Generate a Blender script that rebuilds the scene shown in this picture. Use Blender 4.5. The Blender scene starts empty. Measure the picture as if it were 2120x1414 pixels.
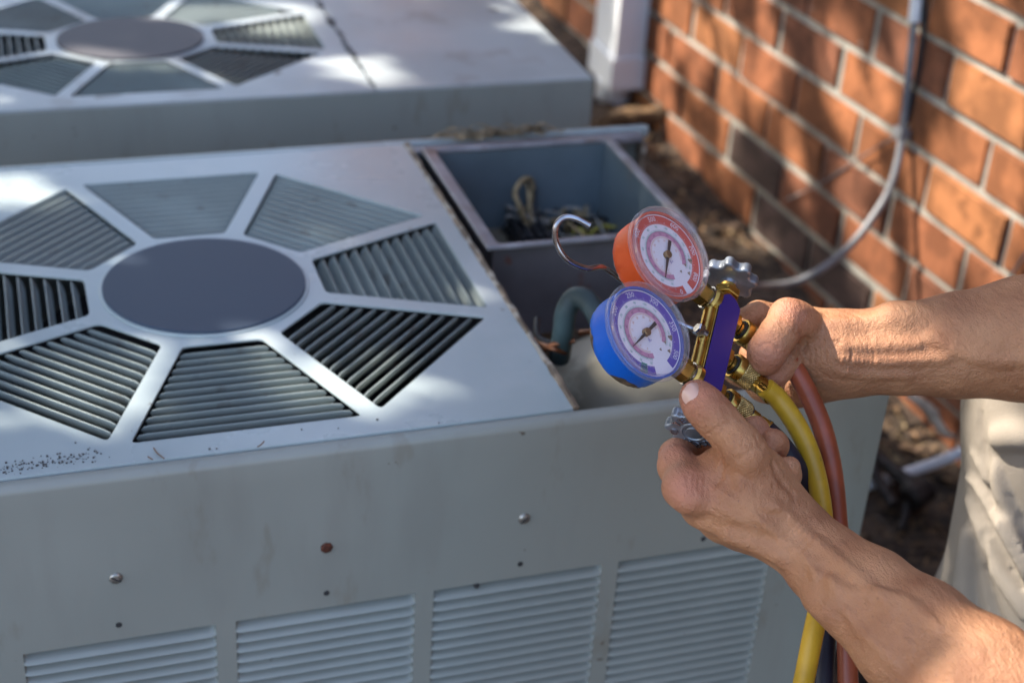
import bpy, bmesh, math, random
import numpy as np
from mathutils import Vector, Matrix, Quaternion
R_=math.radians
sc=bpy.context.scene
COL=sc.collection
random.seed(7); rng=np.random.default_rng(7)

# ------------------------------------------------------------------ camera, sky, sun, exposure
CR=np.array([[0.9504,0.1029,-0.2934],[-0.3051,0.4905,-0.8163],[0.0599,0.8653,0.4976]])
u_,s_,v_=np.linalg.svd(CR); CR=u_@v_
CP=np.array([-0.1668,-1.3852,0.7406]); FP=3188.4
cam_d=bpy.data.cameras.new('camera'); cam=bpy.data.objects.new('camera',cam_d); COL.objects.link(cam)
M=Matrix([list(CR[i])+[CP[i]] for i in range(3)]+[[0,0,0,1]])
cam.matrix_world=M
cam_d.sensor_width=36; cam_d.lens=36*FP/2120; cam_d.clip_start=.05; cam_d.clip_end=400
cam_d.dof.use_dof=True; cam_d.dof.focus_distance=1.14; cam_d.dof.aperture_fstop=5.0
sc.camera=cam
SUN=Vector((-0.60,0.42,0.68)).normalized()           # towards the sun
el=math.asin(SUN.z); az=math.atan2(SUN.x,SUN.y)
w=bpy.data.worlds.new('World'); sc.world=w; w.use_nodes=True
nt=w.node_tree; bg=nt.nodes['Background']
sky=nt.nodes.new('ShaderNodeTexSky'); sky.sky_type='NISHITA'; sky.sun_disc=False
sky.sun_elevation=el; sky.sun_rotation=az; sky.air_density=1.0; sky.dust_density=3.0; sky.ozone_density=1.0
nt.links.new(sky.outputs[0],bg.inputs[0]); bg.inputs[1].default_value=.15
sd=bpy.data.lights.new('sun','SUN'); sd.energy=2.8; sd.angle=R_(.55); sd.color=(1,.93,.82)
so=bpy.data.objects.new('sun',sd); COL.objects.link(so); so.rotation_euler=SUN.to_track_quat('Z','Y').to_euler()
sc.view_settings.view_transform='Standard'; sc.view_settings.look='None'
sc.view_settings.gamma=1; sc.view_settings.exposure=1.95; sc.view_settings.use_curve_mapping=False
sc.render.engine='CYCLES'
sc.cycles.max_bounces=8; sc.cycles.transparent_max_bounces=12

# ------------------------------------------------------------------ helpers
def ray(u,v): return CR@np.array([(u-1060)/FP,-(v-707)/FP,-1.0])
def onz(u,v,z): d=ray(u,v); return CP+d*(z-CP[2])/d[2]
def ony(u,v,y): d=ray(u,v); return CP+d*(y-CP[1])/d[1]
def onx(u,v,x): d=ray(u,v); return CP+d*(x-CP[0])/d[0]
def at(u,v,d): return CP+ray(u,v)*d
def camv(x,y,z): return CR@np.array([x,y,z],float)
WROT=.052; WN=np.array([math.cos(WROT),math.sin(WROT),0]); WS=np.array([-math.sin(WROT),math.cos(WROT),0]); WO=WN*WN[0]*1.25
def onwall(u,v,off=0):
    d=ray(u,v); t=(WN@WO-off-WN@CP)/(WN@d); return CP+d*t
def tag(o,label=None,cat=None,group=None,kind=None):
    if label: o['label']=label
    if cat: o['category']=cat
    if group: o['group']=group
    if kind: o['kind']=kind
    return o
def empty(name,loc,rot=None):
    o=bpy.data.objects.new(name,None); COL.objects.link(o)
    o.empty_display_size=.05
    m=Matrix.Translation(Vector(loc))
    if rot is not None: m=m@rot.to_4x4()
    o.matrix_world=m; o['_m']=[x for r in m for x in r]
    return o
def mw(o):
    m=o['_m']; return Matrix([m[0:4],m[4:8],m[8:12],m[12:16]])
def mesh_of(bm,smooth=30):
    me=bpy.data.meshes.new('m')
    bm.normal_update(); bm.to_mesh(me); bm.free()
    return fin(me,smooth)
def fin(me,smooth=30):
    if smooth is not None:
        me.polygons.foreach_set('use_smooth',[True]*len(me.polygons))
        if smooth<180: me.set_sharp_from_angle(angle=R_(smooth))
    me.update(); return me
def link(name,me,mat,parent=None,world=True,mtx=None):
    """world=True: mesh built in world coordinates; else in the parent's own"""
    me.name=name
    o=bpy.data.objects.new(name,me); COL.objects.link(o)
    if mat is not None and not me.materials: me.materials.append(mat)
    if parent is not None:
        o.parent=parent
        if world:
            me.transform(mw(root_of(parent)).inverted())
    if mtx is not None: o.matrix_local=mtx
    return o
def root_of(o):
    while o.parent: o=o.parent
    return o
def obj(name,bm,mat,parent=None,smooth=30,world=True):
    return link(name,mesh_of(bm,smooth),mat,parent,world)
def box(bm,x0,x1,y0,y1,z0,z1,bev=0):
    r=bmesh.ops.create_cube(bm,size=1); vs=r['verts']
    for v in vs:
        v.co=Vector(((x0+x1)/2+v.co.x*(x1-x0),(y0+y1)/2+v.co.y*(y1-y0),(z0+z1)/2+v.co.z*(z1-z0)))
    if bev>0:
        es=list({e for v in vs for e in v.link_edges})
        bmesh.ops.bevel(bm,geom=es,offset=bev,segments=2,affect='EDGES',profile=.6)
    return vs
def basis(d,up=(0,0,1)):
    z=Vector(d).normalized(); up=Vector(up)
    if abs(z.dot(up))>.97: up=Vector((1,0,0))
    x=up.cross(z).normalized(); y=z.cross(x)
    return Matrix((x,y,z)).transposed()
def lathe(bm,p0,axis,prof,n=32,up=(0,0,1),rf=None):
    """prof: (dist along axis, radius)"""
    B=basis(axis,up); p0=Vector(p0); rings=[]
    for t,r in prof:
        ring=[]
        for k in range(n):
            a=2*math.pi*k/n
            rr=r if rf is None else rf(t,a,r)
            ring.append(bm.verts.new(p0+B@Vector((rr*math.cos(a),rr*math.sin(a),t))))
        rings.append(ring)
    for i in range(len(rings)-1):
        for k in range(n):
            bm.faces.new((rings[i][k],rings[i][(k+1)%n],rings[i+1][(k+1)%n],rings[i+1][k]))
    if prof[0][1]>1e-6: bm.faces.new(rings[0][::-1])
    if prof[-1][1]>1e-6: bm.faces.new(rings[-1])
    return rings
def catmull(pts,n=8):
    P=[np.array(p,float) for p in pts]; P=[2*P[0]-P[1]]+P+[2*P[-1]-P[-2]]; out=[]
    for i in range(1,len(P)-2):
        for k in range(n):
            t=k/n; a,b,c,d=P[i-1:i+3]
            out.append(.5*((2*b)+(-a+c)*t+(2*a-5*b+4*c-d)*t*t+(-a+3*b-3*c+d)*t**3))
    out.append(P[-2]); return out
def tube(bm,pts,r,n=10,sub=8,cap=True):
    pts=catmull(pts,sub) if sub else [np.array(p,float) for p in pts]
    if not hasattr(r,'__len__'): r=[r]*len(pts)
    else:
        xs=np.linspace(0,1,len(r)); r=np.interp(np.linspace(0,1,len(pts)),xs,r)
    nrm=None; rings=[]
    for i,p in enumerate(pts):
        t=Vector(pts[min(i+1,len(pts)-1)]-pts[max(i-1,0)]).normalized()
        if nrm is None:
            nrm=t.orthogonal().normalized()
        nrm=(nrm-t*nrm.dot(t)).normalized(); b=t.cross(nrm)
        rings.append([bm.verts.new(Vector(p)+float(r[i])*(math.cos(2*math.pi*k/n)*nrm+math.sin(2*math.pi*k/n)*b)) for k in range(n)])
    for i in range(len(rings)-1):
        for k in range(n):
            bm.faces.new((rings[i][k],rings[i][(k+1)%n],rings[i+1][(k+1)%n],rings[i+1][k]))
    if cap: bm.faces.new(rings[0][::-1]); bm.faces.new(rings[-1])
def plate(loops,thick,bevel=0,res=2):
    """2D filled outline with holes (first loop outer), extruded to +-thick/2 about z=0 -> mesh"""
    cu=bpy.data.curves.new('c','CURVE'); cu.dimensions='2D'; cu.fill_mode='BOTH'
    cu.extrude=max(thick/2-bevel,0); cu.bevel_depth=bevel; cu.bevel_resolution=res; cu.offset=-bevel
    for lp in loops:
        s=cu.splines.new('POLY'); s.points.add(len(lp)-1)
        for i,p in enumerate(lp): s.points[i].co=(p[0],p[1],0,1)
        s.use_cyclic_u=True
    o=bpy.data.objects.new('c',cu); COL.objects.link(o)
    dg=bpy.context.evaluated_depsgraph_get()
    me=bpy.data.meshes.new_from_object(o.evaluated_get(dg))
    bpy.data.objects.remove(o); bpy.data.curves.remove(cu)
    return me
def roundpoly(pts,r,n=5):
    out=[]; N=len(pts)
    for i in range(N):
        p=np.array(pts[i],float); a=np.array(pts[i-1],float)-p; b=np.array(pts[(i+1)%N],float)-p
        la,lb=np.linalg.norm(a),np.linalg.norm(b); rr=min(r,la*.45,lb*.45)
        A=p+a/la*rr; B=p+b/lb*rr
        for k in range(n+1):
            t=k/n; out.append((1-t)**2*A+2*t*(1-t)*p+t*t*B)
    return out
def text_mesh(s,size,thick=0,align='CENTER'):
    cu=bpy.data.curves.new('t','FONT'); cu.body=s; cu.size=size; cu.align_x=align; cu.align_y='CENTER'; cu.extrude=thick; cu.resolution_u=3
    o=bpy.data.objects.new('t',cu); COL.objects.link(o)
    dg=bpy.context.evaluated_depsgraph_get(); me=bpy.data.meshes.new_from_object(o.evaluated_get(dg))
    bpy.data.objects.remove(o); bpy.data.curves.remove(cu); return me

# ------------------------------------------------------------------ materials
def mat(name,base=(.5,.5,.5),rough=.5,metal=0,spec=.5,var=0,vscale=20,col2=None,bump=0,bscale=60,
        coords='Object',detail=4,c2range=(.45,.65),rvar=0,sss=0,coat=0,trans=0):
    m=bpy.data.materials.new(name); m.use_nodes=True; t=m.node_tree; N=t.nodes; L=t.links
    b=N['Principled BSDF']; b.inputs['Roughness'].default_value=rough; b.inputs['Metallic'].default_value=metal
    b.inputs['Specular IOR Level'].default_value=spec; b.inputs['Base Color'].default_value=(*base,1)
    if coat: b.inputs['Coat Weight'].default_value=coat; b.inputs['Coat Roughness'].default_value=.15
    tc=N.new('ShaderNodeNewGeometry'); coords='Position'
    last=None
    if var or col2:
        n=N.new('ShaderNodeTexNoise'); n.inputs['Scale'].default_value=vscale; n.inputs['Detail'].default_value=detail
        L.new(tc.outputs[coords],n.inputs['Vector'])
        r=N.new('ShaderNodeValToRGB'); r.color_ramp.elements[0].position=c2range[0]; r.color_ramp.elements[1].position=c2range[1]
        c2=col2 if col2 else tuple(min(1,x*(1+var)) for x in base); c1=base if col2 else tuple(x*(1-var) for x in base)
        r.color_ramp.elements[0].color=(*c1,1); r.color_ramp.elements[1].color=(*c2,1)
        L.new(n.outputs['Fac'],r.inputs[0]); L.new(r.outputs[0],b.inputs['Base Color']); last=r
    if rvar:
        n2=N.new('ShaderNodeTexNoise'); n2.inputs['Scale'].default_value=vscale*.7+3; n2.inputs['Detail'].default_value=6
        L.new(tc.outputs[coords],n2.inputs['Vector'])
        mr=N.new('ShaderNodeMapRange'); mr.inputs[1].default_value=.3; mr.inputs[2].default_value=.7
        mr.inputs[3].default_value=rough-rvar; mr.inputs[4].default_value=rough+rvar
        L.new(n2.outputs['Fac'],mr.inputs[0]); L.new(mr.outputs[0],b.inputs['Roughness'])
    if bump:
        nb=N.new('ShaderNodeTexNoise'); nb.inputs['Scale'].default_value=bscale; nb.inputs['Detail'].default_value=5
        L.new(tc.outputs[coords],nb.inputs['Vector'])
        bp=N.new('ShaderNodeBump'); bp.inputs['Strength'].default_value=bump; bp.inputs['Distance'].default_value=.002
        L.new(nb.outputs['Fac'],bp.inputs['Height']); L.new(bp.outputs[0],b.inputs['Normal'])
    return m
def add_spots(m,color,scale=40,lo=.68,hi=.72,stretch=None,amount=1.0,detail=6):
    """dirt / rust specks of their own colour over whatever the base colour is"""
    t=m.node_tree; N=t.nodes; L=t.links; b=N['Principled BSDF']
    tc=N.new('ShaderNodeNewGeometry'); mp=N.new('ShaderNodeMapping'); L.new(tc.outputs['Position'],mp.inputs[0])
    if stretch: mp.inputs['Scale'].default_value=stretch
    n=N.new('ShaderNodeTexNoise'); n.inputs['Scale'].default_value=scale; n.inputs['Detail'].default_value=detail
    L.new(mp.outputs[0],n.inputs['Vector'])
    mr=N.new('ShaderNodeMapRange'); mr.inputs[1].default_value=lo; mr.inputs[2].default_value=hi; mr.inputs[4].default_value=amount
    L.new(n.outputs['Fac'],mr.inputs[0])
    mx=N.new('ShaderNodeMix'); mx.data_type='RGBA'
    bc=b.inputs['Base Color']
    if bc.is_linked: L.new(bc.links[0].from_socket,mx.inputs[6])
    else: mx.inputs[6].default_value=bc.default_value
    mx.inputs[7].default_value=(*color,1); L.new(mr.outputs[0],mx.inputs[0]); L.new(mx.outputs[2],bc)
    return m
PAINT=(.40,.43,.44)
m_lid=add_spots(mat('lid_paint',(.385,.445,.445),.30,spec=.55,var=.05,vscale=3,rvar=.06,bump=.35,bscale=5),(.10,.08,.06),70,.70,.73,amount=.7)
add_spots(m_lid,(.60,.61,.60),5,.56,.70,amount=.35)
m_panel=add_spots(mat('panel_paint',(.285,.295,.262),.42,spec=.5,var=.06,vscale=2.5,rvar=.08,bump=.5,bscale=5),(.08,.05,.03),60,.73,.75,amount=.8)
add_spots(m_panel,(.19,.165,.12),34,.62,.70,stretch=(1,1,.35),amount=.35)
add_spots(m_panel,(.20,.19,.165),9,.53,.70,stretch=(3,3,.6),amount=.22)
m_louver=add_spots(mat('louver_paint',(.275,.295,.27),.38,spec=.5,var=.05,vscale=8),(.07,.05,.04),45,.70,.73,amount=.7)
m_vane=add_spots(mat('vane_paint_shaded',(.31,.35,.335),.34,spec=.5,var=.10,vscale=9,rvar=.08),(.12,.08,.05),30,.62,.72,amount=.5)  # lid paint darkened, putting the grille's inner shade into the colour
m_back=add_spots(mat('back_lid_paint',(.40,.44,.45),.42,spec=.5,var=.08,vscale=6,rvar=.08),(.20,.14,.12),14,.57,.70,amount=.45)
add_spots(m_back,(.04,.03,.025),22,.68,.72,amount=.8)
m_hub=mat('hub_plate',(.046,.066,.100),.55,spec=.3)
m_hub2=mat('hub_plate_back',(.10,.095,.105),.6,spec=.3)
m_dark=mat('dark_interior',(.03,.03,.032),.8,var=.3,vscale=10)
m_coil=mat('coil',(.03,.03,.032),.5,metal=.5)
m_galv=add_spots(mat('galvanised',(.34,.335,.36),.42,metal=.35,var=.18,vscale=25,bump=.15,bscale=80,rvar=.1),(.17,.11,.07),18,.55,.68,amount=.6)
m_boxin=add_spots(mat('box_paint_blue_grey',(.115,.148,.168),.45,var=.15,vscale=7),(.16,.11,.08),12,.60,.72,amount=.6)
m_boxout=add_spots(mat('box_outer_dark',(.125,.115,.118),.55,var=.2,vscale=9),(.13,.05,.03),25,.66,.70,amount=.8)
m_rustedge=add_spots(mat('rusty_edge',(.23,.165,.11),.8,var=.3,vscale=40,bump=.5,bscale=200),(.42,.36,.28),60,.52,.6)
m_comp=add_spots(mat('compressor_shell',(.27,.245,.175),.55,var=.25,vscale=9,bump=.2,bscale=60),(.42,.38,.28),12,.58,.66)
m_teal=mat('suction_pipe_foam',(.035,.062,.066),.6,var=.35,vscale=25,bump=.2,bscale=100)
m_copper=mat('copper',(.22,.09,.045),.4,metal=.8,var=.3,vscale=60)
m_black=mat('black_rubber',(.012,.012,.014),.6)
m_brass=mat('brass',(.50,.33,.085),.30,metal=1,var=.22,vscale=60,rvar=.10,bump=.05,bscale=200)
m_brassk=mat('knurled_brass',(.50,.36,.15),.34,metal=1,var=.25,vscale=200)
m_purple=mat('purple_plate',(.035,.018,.16),.42,spec=.4)
m_navy=mat('black_hose_rubber',(.016,.015,.026),.5,spec=.35,var=.2,vscale=40)
m_yel=add_spots(mat('yellow_hose_rubber',(.50,.29,.018),.42,spec=.5,var=.12,vscale=35),(.10,.07,.02),90,.66,.70,amount=.6)
m_red=mat('red_hose_rubber',(.27,.058,.022),.42,spec=.5,var=.15,vscale=35)
m_redp=add_spots(mat('orange_red_case',(.60,.075,.012),.36,spec=.5,var=.06,vscale=30),(.75,.75,.78),60,.71,.72)
m_steel=mat('chrome_wire',(.42,.42,.46),.25,metal=1,var=.2,vscale=80,rvar=.1)
m_knob=mat('grey_knob',(.22,.24,.27),.34,metal=.55,var=.25,vscale=60,rvar=.12,bump=.1,bscale=150)
m_white=mat('dial_white',(.84,.79,.82),.5)
m_dblue=mat('dial_violet_blue',(.13,.085,.40),.5)
m_dred=mat('dial_red',(.62,.10,.07),.5)
m_pink=mat('dial_pink',(.60,.28,.40),.5)
m_green=mat('dial_green',(.08,.33,.25),.5)
m_orange=mat('dial_orange',(.62,.24,.10),.5)
m_print=mat('dial_print_white',(.80,.78,.82),.5)
m_dprint=mat('dial_print_dark',(.16,.10,.18),.5)
m_needle=mat('needle_brown',(.05,.035,.03),.5)
m_pivot=mat('pivot_bronze',(.28,.18,.08),.4,metal=.7)
m_mortar=mat('mortar',(.36,.34,.29),.9,var=.22,vscale=14,bump=.5,bscale=160)
m_pvc=add_spots(mat('white_downspout',(.72,.74,.76),.45,var=.04,vscale=8),(.32,.28,.18),10,.60,.75,amount=.5)
m_cable=mat('grey_cable',(.20,.20,.205),.45,var=.15,vscale=30)
m_wood=mat('weathered_wood',(.16,.095,.045),.85,var=.4,vscale=30,bump=.5,bscale=90)
m_iron=mat('rusty_dark_iron',(.018,.012,.010),.6,var=.5,vscale=40,bump=.4,bscale=120)
m_conc=mat('concrete',(.30,.28,.25),.9,var=.2,vscale=12,bump=.5,bscale=120)
m_bark=mat('bark',(.09,.065,.045),.9,var=.4,vscale=12,bump=1,bscale=30)
m_leaf=mat('tree_leaf',(.05,.085,.02),.5,var=.4,vscale=2)
m_screw=mat('screw_zinc',(.42,.40,.36),.4,metal=.8,var=.3,vscale=300)
m_screwr=mat('screw_rust',(.13,.035,.015),.8,var=.5,vscale=300,bump=.6,bscale=600)
m_shirt=mat('dark_shirt',(.05,.06,.08),.9,bump=.3,bscale=300)
m_hair=mat('brown_hair',(.03,.02,.015),.6)

# blue gauge case: paint worn off at the back rim
def case_mat(name,paint,worn,edge,jag):
    m=bpy.data.materials.new(name); m.use_nodes=True; t=m.node_tree; N=t.nodes; L=t.links; b=N['Principled BSDF']
    tc=N.new('ShaderNodeTexCoord'); sp=N.new('ShaderNodeSeparateXYZ'); L.new(tc.outputs['Object'],sp.inputs[0])
    n=N.new('ShaderNodeTexNoise'); n.inputs['Scale'].default_value=110; n.inputs['Detail'].default_value=4; L.new(tc.outputs['Object'],n.inputs['Vector'])
    n2=N.new('ShaderNodeTexNoise'); n2.inputs['Scale'].default_value=32; n2.inputs['Detail'].default_value=1; L.new(tc.outputs['Object'],n2.inputs['Vector'])
    a=N.new('ShaderNodeMath'); a.operation='MULTIPLY_ADD'; L.new(n.outputs['Fac'],a.inputs[0]); a.inputs[1].default_value=.007; L.new(sp.outputs['Z'],a.inputs[2])
    a2=N.new('ShaderNodeMath'); a2.operation='MULTIPLY_ADD'; L.new(n2.outputs['Fac'],a2.inputs[0]); a2.inputs[1].default_value=jag; L.new(a.outputs[0],a2.inputs[2])
    mr=N.new('ShaderNodeMapRange'); mr.inputs[1].default_value=edge; mr.inputs[2].default_value=edge+.0006; L.new(a2.outputs[0],mr.inputs[0])
    r=N.new('ShaderNodeValToRGB'); r.color_ramp.elements[0].position=.4; r.color_ramp.elements[1].position=.62
    r.color_ramp.elements[0].color=(*[c*.35 for c in worn],1); r.color_ramp.elements[1].color=(*worn,1); L.new(n.outputs['Fac'],r.inputs[0])
    mx=N.new('ShaderNodeMix'); mx.data_type='RGBA'; L.new(mr.outputs[0],mx.inputs[0]); L.new(r.outputs[0],mx.inputs[6]); mx.inputs[7].default_value=(*paint,1)
    L.new(mx.outputs[2],b.inputs['Base Color'])
    r2=N.new('ShaderNodeMapRange'); r2.inputs[3].default_value=.75; r2.inputs[4].default_value=.35; L.new(mr.outputs[0],r2.inputs[0]); L.new(r2.outputs[0],b.inputs['Roughness'])
    bp=N.new('ShaderNodeBump'); bp.inputs['Distance'].default_value=.001; bp.inputs['Strength'].default_value=.6; L.new(mr.outputs[0],bp.inputs['Height']); L.new(bp.outputs[0],b.inputs['Normal'])
    return m
m_casb=case_mat('blue_case',(.003,.10,.50),(.20,.13,.075),.0052,.024)
m_casr=case_mat('red_case',(.62,.075,.010),(.55,.53,.52),-.0012,.015)

def clear_mat(name,tint,op,rough=.06):
    m=bpy.data.materials.new(name); m.use_nodes=True; t=m.node_tree; N=t.nodes; L=t.links; N.remove(N['Principled BSDF']); out=N['Material Output']
    tr=N.new('ShaderNodeBsdfTransparent'); tr.inputs[0].default_value=(*tint,1)
    gl=N.new('ShaderNodeBsdfGlossy'); gl.inputs['Roughness'].default_value=rough; gl.inputs[0].default_value=(1,1,1,1)
    df=N.new('ShaderNodeBsdfDiffuse'); df.inputs[0].default_value=(.72,.68,.70,1)
    fr=N.new('ShaderNodeFresnel'); fr.inputs[0].default_value=1.5
    m1=N.new('ShaderNodeMixShader'); m1.inputs[0].default_value=op; L.new(tr.outputs[0],m1.inputs[1]); L.new(df.outputs[0],m1.inputs[2])
    ge=N.new('ShaderNodeNewGeometry'); iv=N.new('ShaderNodeMath'); iv.operation='SUBTRACT'; iv.inputs[0].default_value=1; L.new(ge.outputs['Backfacing'],iv.inputs[1])
    mu=N.new('ShaderNodeMath'); mu.operation='MULTIPLY'; L.new(fr.outputs[0],mu.inputs[0]); L.new(iv.outputs[0],mu.inputs[1])
    m2=N.new('ShaderNodeMixShader'); L.new(mu.outputs[0],m2.inputs[0]); L.new(m1.outputs[0],m2.inputs[1]); L.new(gl.outputs[0],m2.inputs[2]); L.new(m2.outputs[0],out.inputs[0])
    return m
m_lens=clear_mat('clear_lens',(.985,.98,.985),.02,.03)
m_bezel=clear_mat('clear_bezel',(.95,.92,.94),.10,.06)

# bricks: a few fired colours, then a darker tone for chosen bricks
def brick_mat(name,c):
    m=mat(name,c,.82,spec=.3,var=.28,vscale=16,bump=.5,bscale=140,detail=6)
    add_spots(m,tuple(x*.45 for x in c),28,.60,.66,amount=.6)
    add_spots(m,(.45,.38,.32),45,.70,.74,amount=.5)
    return m
bricks_m=[brick_mat('brick_orange',(.31,.115,.047)),brick_mat('brick_rust',(.27,.097,.043)),brick_mat('brick_amber',(.34,.135,.053)),brick_mat('brick_brown',(.21,.08,.042))]
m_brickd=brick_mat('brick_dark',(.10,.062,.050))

# skin
def skin_mat():
    m=bpy.data.materials.new('skin'); m.use_nodes=True; t=m.node_tree; N=t.nodes; L=t.links; b=N['Principled BSDF']
    tc=N.new('ShaderNodeTexCoord')
    n=N.new('ShaderNodeTexNoise'); n.inputs['Scale'].default_value=26; n.inputs['Detail'].default_value=5; L.new(tc.outputs['Object'],n.inputs['Vector'])
    r=N.new('ShaderNodeValToRGB'); e=r.color_ramp.elements; e[0].position=.32; e[0].color=(.325,.135,.062,1); e[1].position=.68; e[1].color=(.485,.232,.112,1)
    L.new(n.outputs['Fac'],r.inputs[0])
    n3=N.new('ShaderNodeTexNoise'); n3.inputs['Scale'].default_value=240; n3.inputs['Detail'].default_value=2; L.new(tc.outputs['Object'],n3.inputs['Vector'])
    mr=N.new('ShaderNodeMapRange'); mr.inputs[1].default_value=.70; mr.inputs[2].default_value=.76; mr.inputs[4].default_value=.55; L.new(n3.outputs['Fac'],mr.inputs[0])
    mx=N.new('ShaderNodeMix'); mx.data_type='RGBA'; L.new(mr.outputs[0],mx.inputs[0]); L.new(r.outputs[0],mx.inputs[6]); mx.inputs[7].default_value=(.20,.09,.055,1)
    at_=N.new('ShaderNodeAttribute'); at_.attribute_name='pink'
    mx2=N.new('ShaderNodeMix'); mx2.data_type='RGBA'; L.new(at_.outputs['Fac'],mx2.inputs[0]); L.new(mx.outputs[2],mx2.inputs[6]); mx2.inputs[7].default_value=(.50,.195,.12,1)
    L.new(mx2.outputs[2],b.inputs['Base Color'])
    b.inputs['Roughness'].default_value=.48; b.inputs['Specular IOR Level'].default_value=.45
    b.inputs['Subsurface Weight'].default_value=.12; b.inputs['Subsurface Radius'].default_value=(1,.35,.2); b.inputs['Subsurface Scale'].default_value=.004
    # pores, fine criss-cross lines
    v=N.new('ShaderNodeTexVoronoi'); v.feature='DISTANCE_TO_EDGE'; v.inputs['Scale'].default_value=520; L.new(tc.outputs['Object'],v.inputs['Vector'])
    wv=N.new('ShaderNodeTexNoise'); wv.inputs['Scale'].default_value=95; wv.inputs['Detail'].default_value=6; wv.inputs['Roughness'].default_value=.65
    mp=N.new('ShaderNodeMapping'); mp.inputs['Scale'].default_value=(1.6,.7,1.6); mp.inputs['Rotation'].default_value=(.5,.6,.7); L.new(tc.outputs['Object'],mp.inputs[0]); L.new(mp.outputs[0],wv.inputs['Vector'])
    b1=N.new('ShaderNodeBump'); b1.inputs['Strength'].default_value=.8; b1.inputs['Distance'].default_value=.0007; L.new(v.outputs['Distance'],b1.inputs['Height'])
    b2=N.new('ShaderNodeBump'); b2.inputs['Strength'].default_value=.95; b2.inputs['Distance'].default_value=.003; L.new(wv.outputs['Fac'],b2.inputs['Height']); L.new(b1.outputs[0],b2.inputs['Normal'])
    L.new(b2.outputs[0],b.inputs['Normal'])
    return m
m_skin=skin_mat()
m_nail=mat('nail',(.56,.33,.25),.30,spec=.5,coat=.2)
def cloth_mat(name,c):
    m=mat(name,c,.9,spec=.2,var=.06,vscale=9,bump=.35,bscale=900); return m
m_pants=cloth_mat('grey_beige_cotton',(.31,.265,.215))
add_spots(m_pants,(.10,.08,.07),60,.72,.74,amount=.6)

# ================================================================== SETTING
def gz(x,y): return -.60+.095*(y-.6) if y<3 else -.372
def ground():
    bm=bmesh.new()
    xs=np.concatenate([[-60,-25,-10,-5,-2.5,-1.2],np.linspace(-.6,1.6,75),[2.5,5,10,25,60]])
    ys=np.concatenate([[-60,-25,-10,-5,-3,-1.6],np.linspace(-1.0,2.3,100),[3,5,10,25,60]])
    from mathutils import noise
    V=[]
    for y in ys:
        row=[]
        for x in xs:
            yy=min(max(y,-1.2),2.6); z=-.60+.095*(yy-.6)
            if -.6<=x<=1.6 and -1<=y<=2.3:
                z+=.018*noise.noise(Vector((x*5,y*5,0)))+.010*noise.noise(Vector((x*16,y*16,3)))+.006*noise.noise(Vector((x*45,y*45,7)))
            row.append(bm.verts.new((x,y,z)))
        V.append(row)
    for j in range(len(ys)-1):
        for i in range(len(xs)-1): bm.faces.new((V[j][i],V[j][i+1],V[j+1][i+1],V[j+1][i]))
    m=mat('soil',(.065,.043,.028),.95,var=.5,vscale=25,bump=1,bscale=90,detail=8)
    add_spots(m,(.17,.105,.055),55,.58,.64,amount=.8)
    return tag(obj('ground',bm,m,smooth=180),kind='structure')
ground()

def litter():
    """chips, dry leaves and twigs on the soil"""
    bm=bmesh.new(); mats=[mat('litter_a',(.20,.115,.055),.9,var=.4,vscale=30),mat('litter_b',(.26,.16,.075),.85,var=.4,vscale=30),mat('litter_c',(.05,.034,.024),.9),mat('litter_d',(.38,.27,.14),.8,var=.3,vscale=30)]
    for i in range(9000):
        x=rng.uniform(.5,1.28); y=rng.uniform(-.75,2.2)
        if x>1.25-.052*y-.01: continue
        z=gz(x,y)+rng.uniform(-.004,.02)
        k=rng.choice(4,p=[.42,.14,.40,.04])
        # tan drift below the wall
        q=math.hypot(x-1.10,(y-.42))
        if q<.16 and rng.random()<.5: k=rng.choice([1,3])
        L=rng.uniform(.008,.035); W=rng.uniform(.002,.011)
        if rng.random()<.25: L*=2; W=.0015
        a=rng.uniform(0,2*math.pi); t=rng.uniform(-.5,.5); e=Vector((math.cos(a),math.sin(a),t)).normalized(); f=Vector((-math.sin(a),math.cos(a),rng.uniform(-.6,.6))).normalized()
        c=Vector((x,y,z)); h=e.cross(f)*rng.uniform(.001,.005)
        vs=[bm.verts.new(c+p) for p in (-e*L/2,f*W/2+h,e*L/2,-f*W/2+h)]
        fc=bm.faces.new(vs); fc.material_index=int(k)
    me=mesh_of(bm,None)
    for m in mats: me.materials.append(m)
    tag(link('leaf_litter',me,None),'dry leaves, bark chips and twigs strewn over the dark soil beside the brick wall','leaf litter',kind='stuff')
litter()

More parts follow.
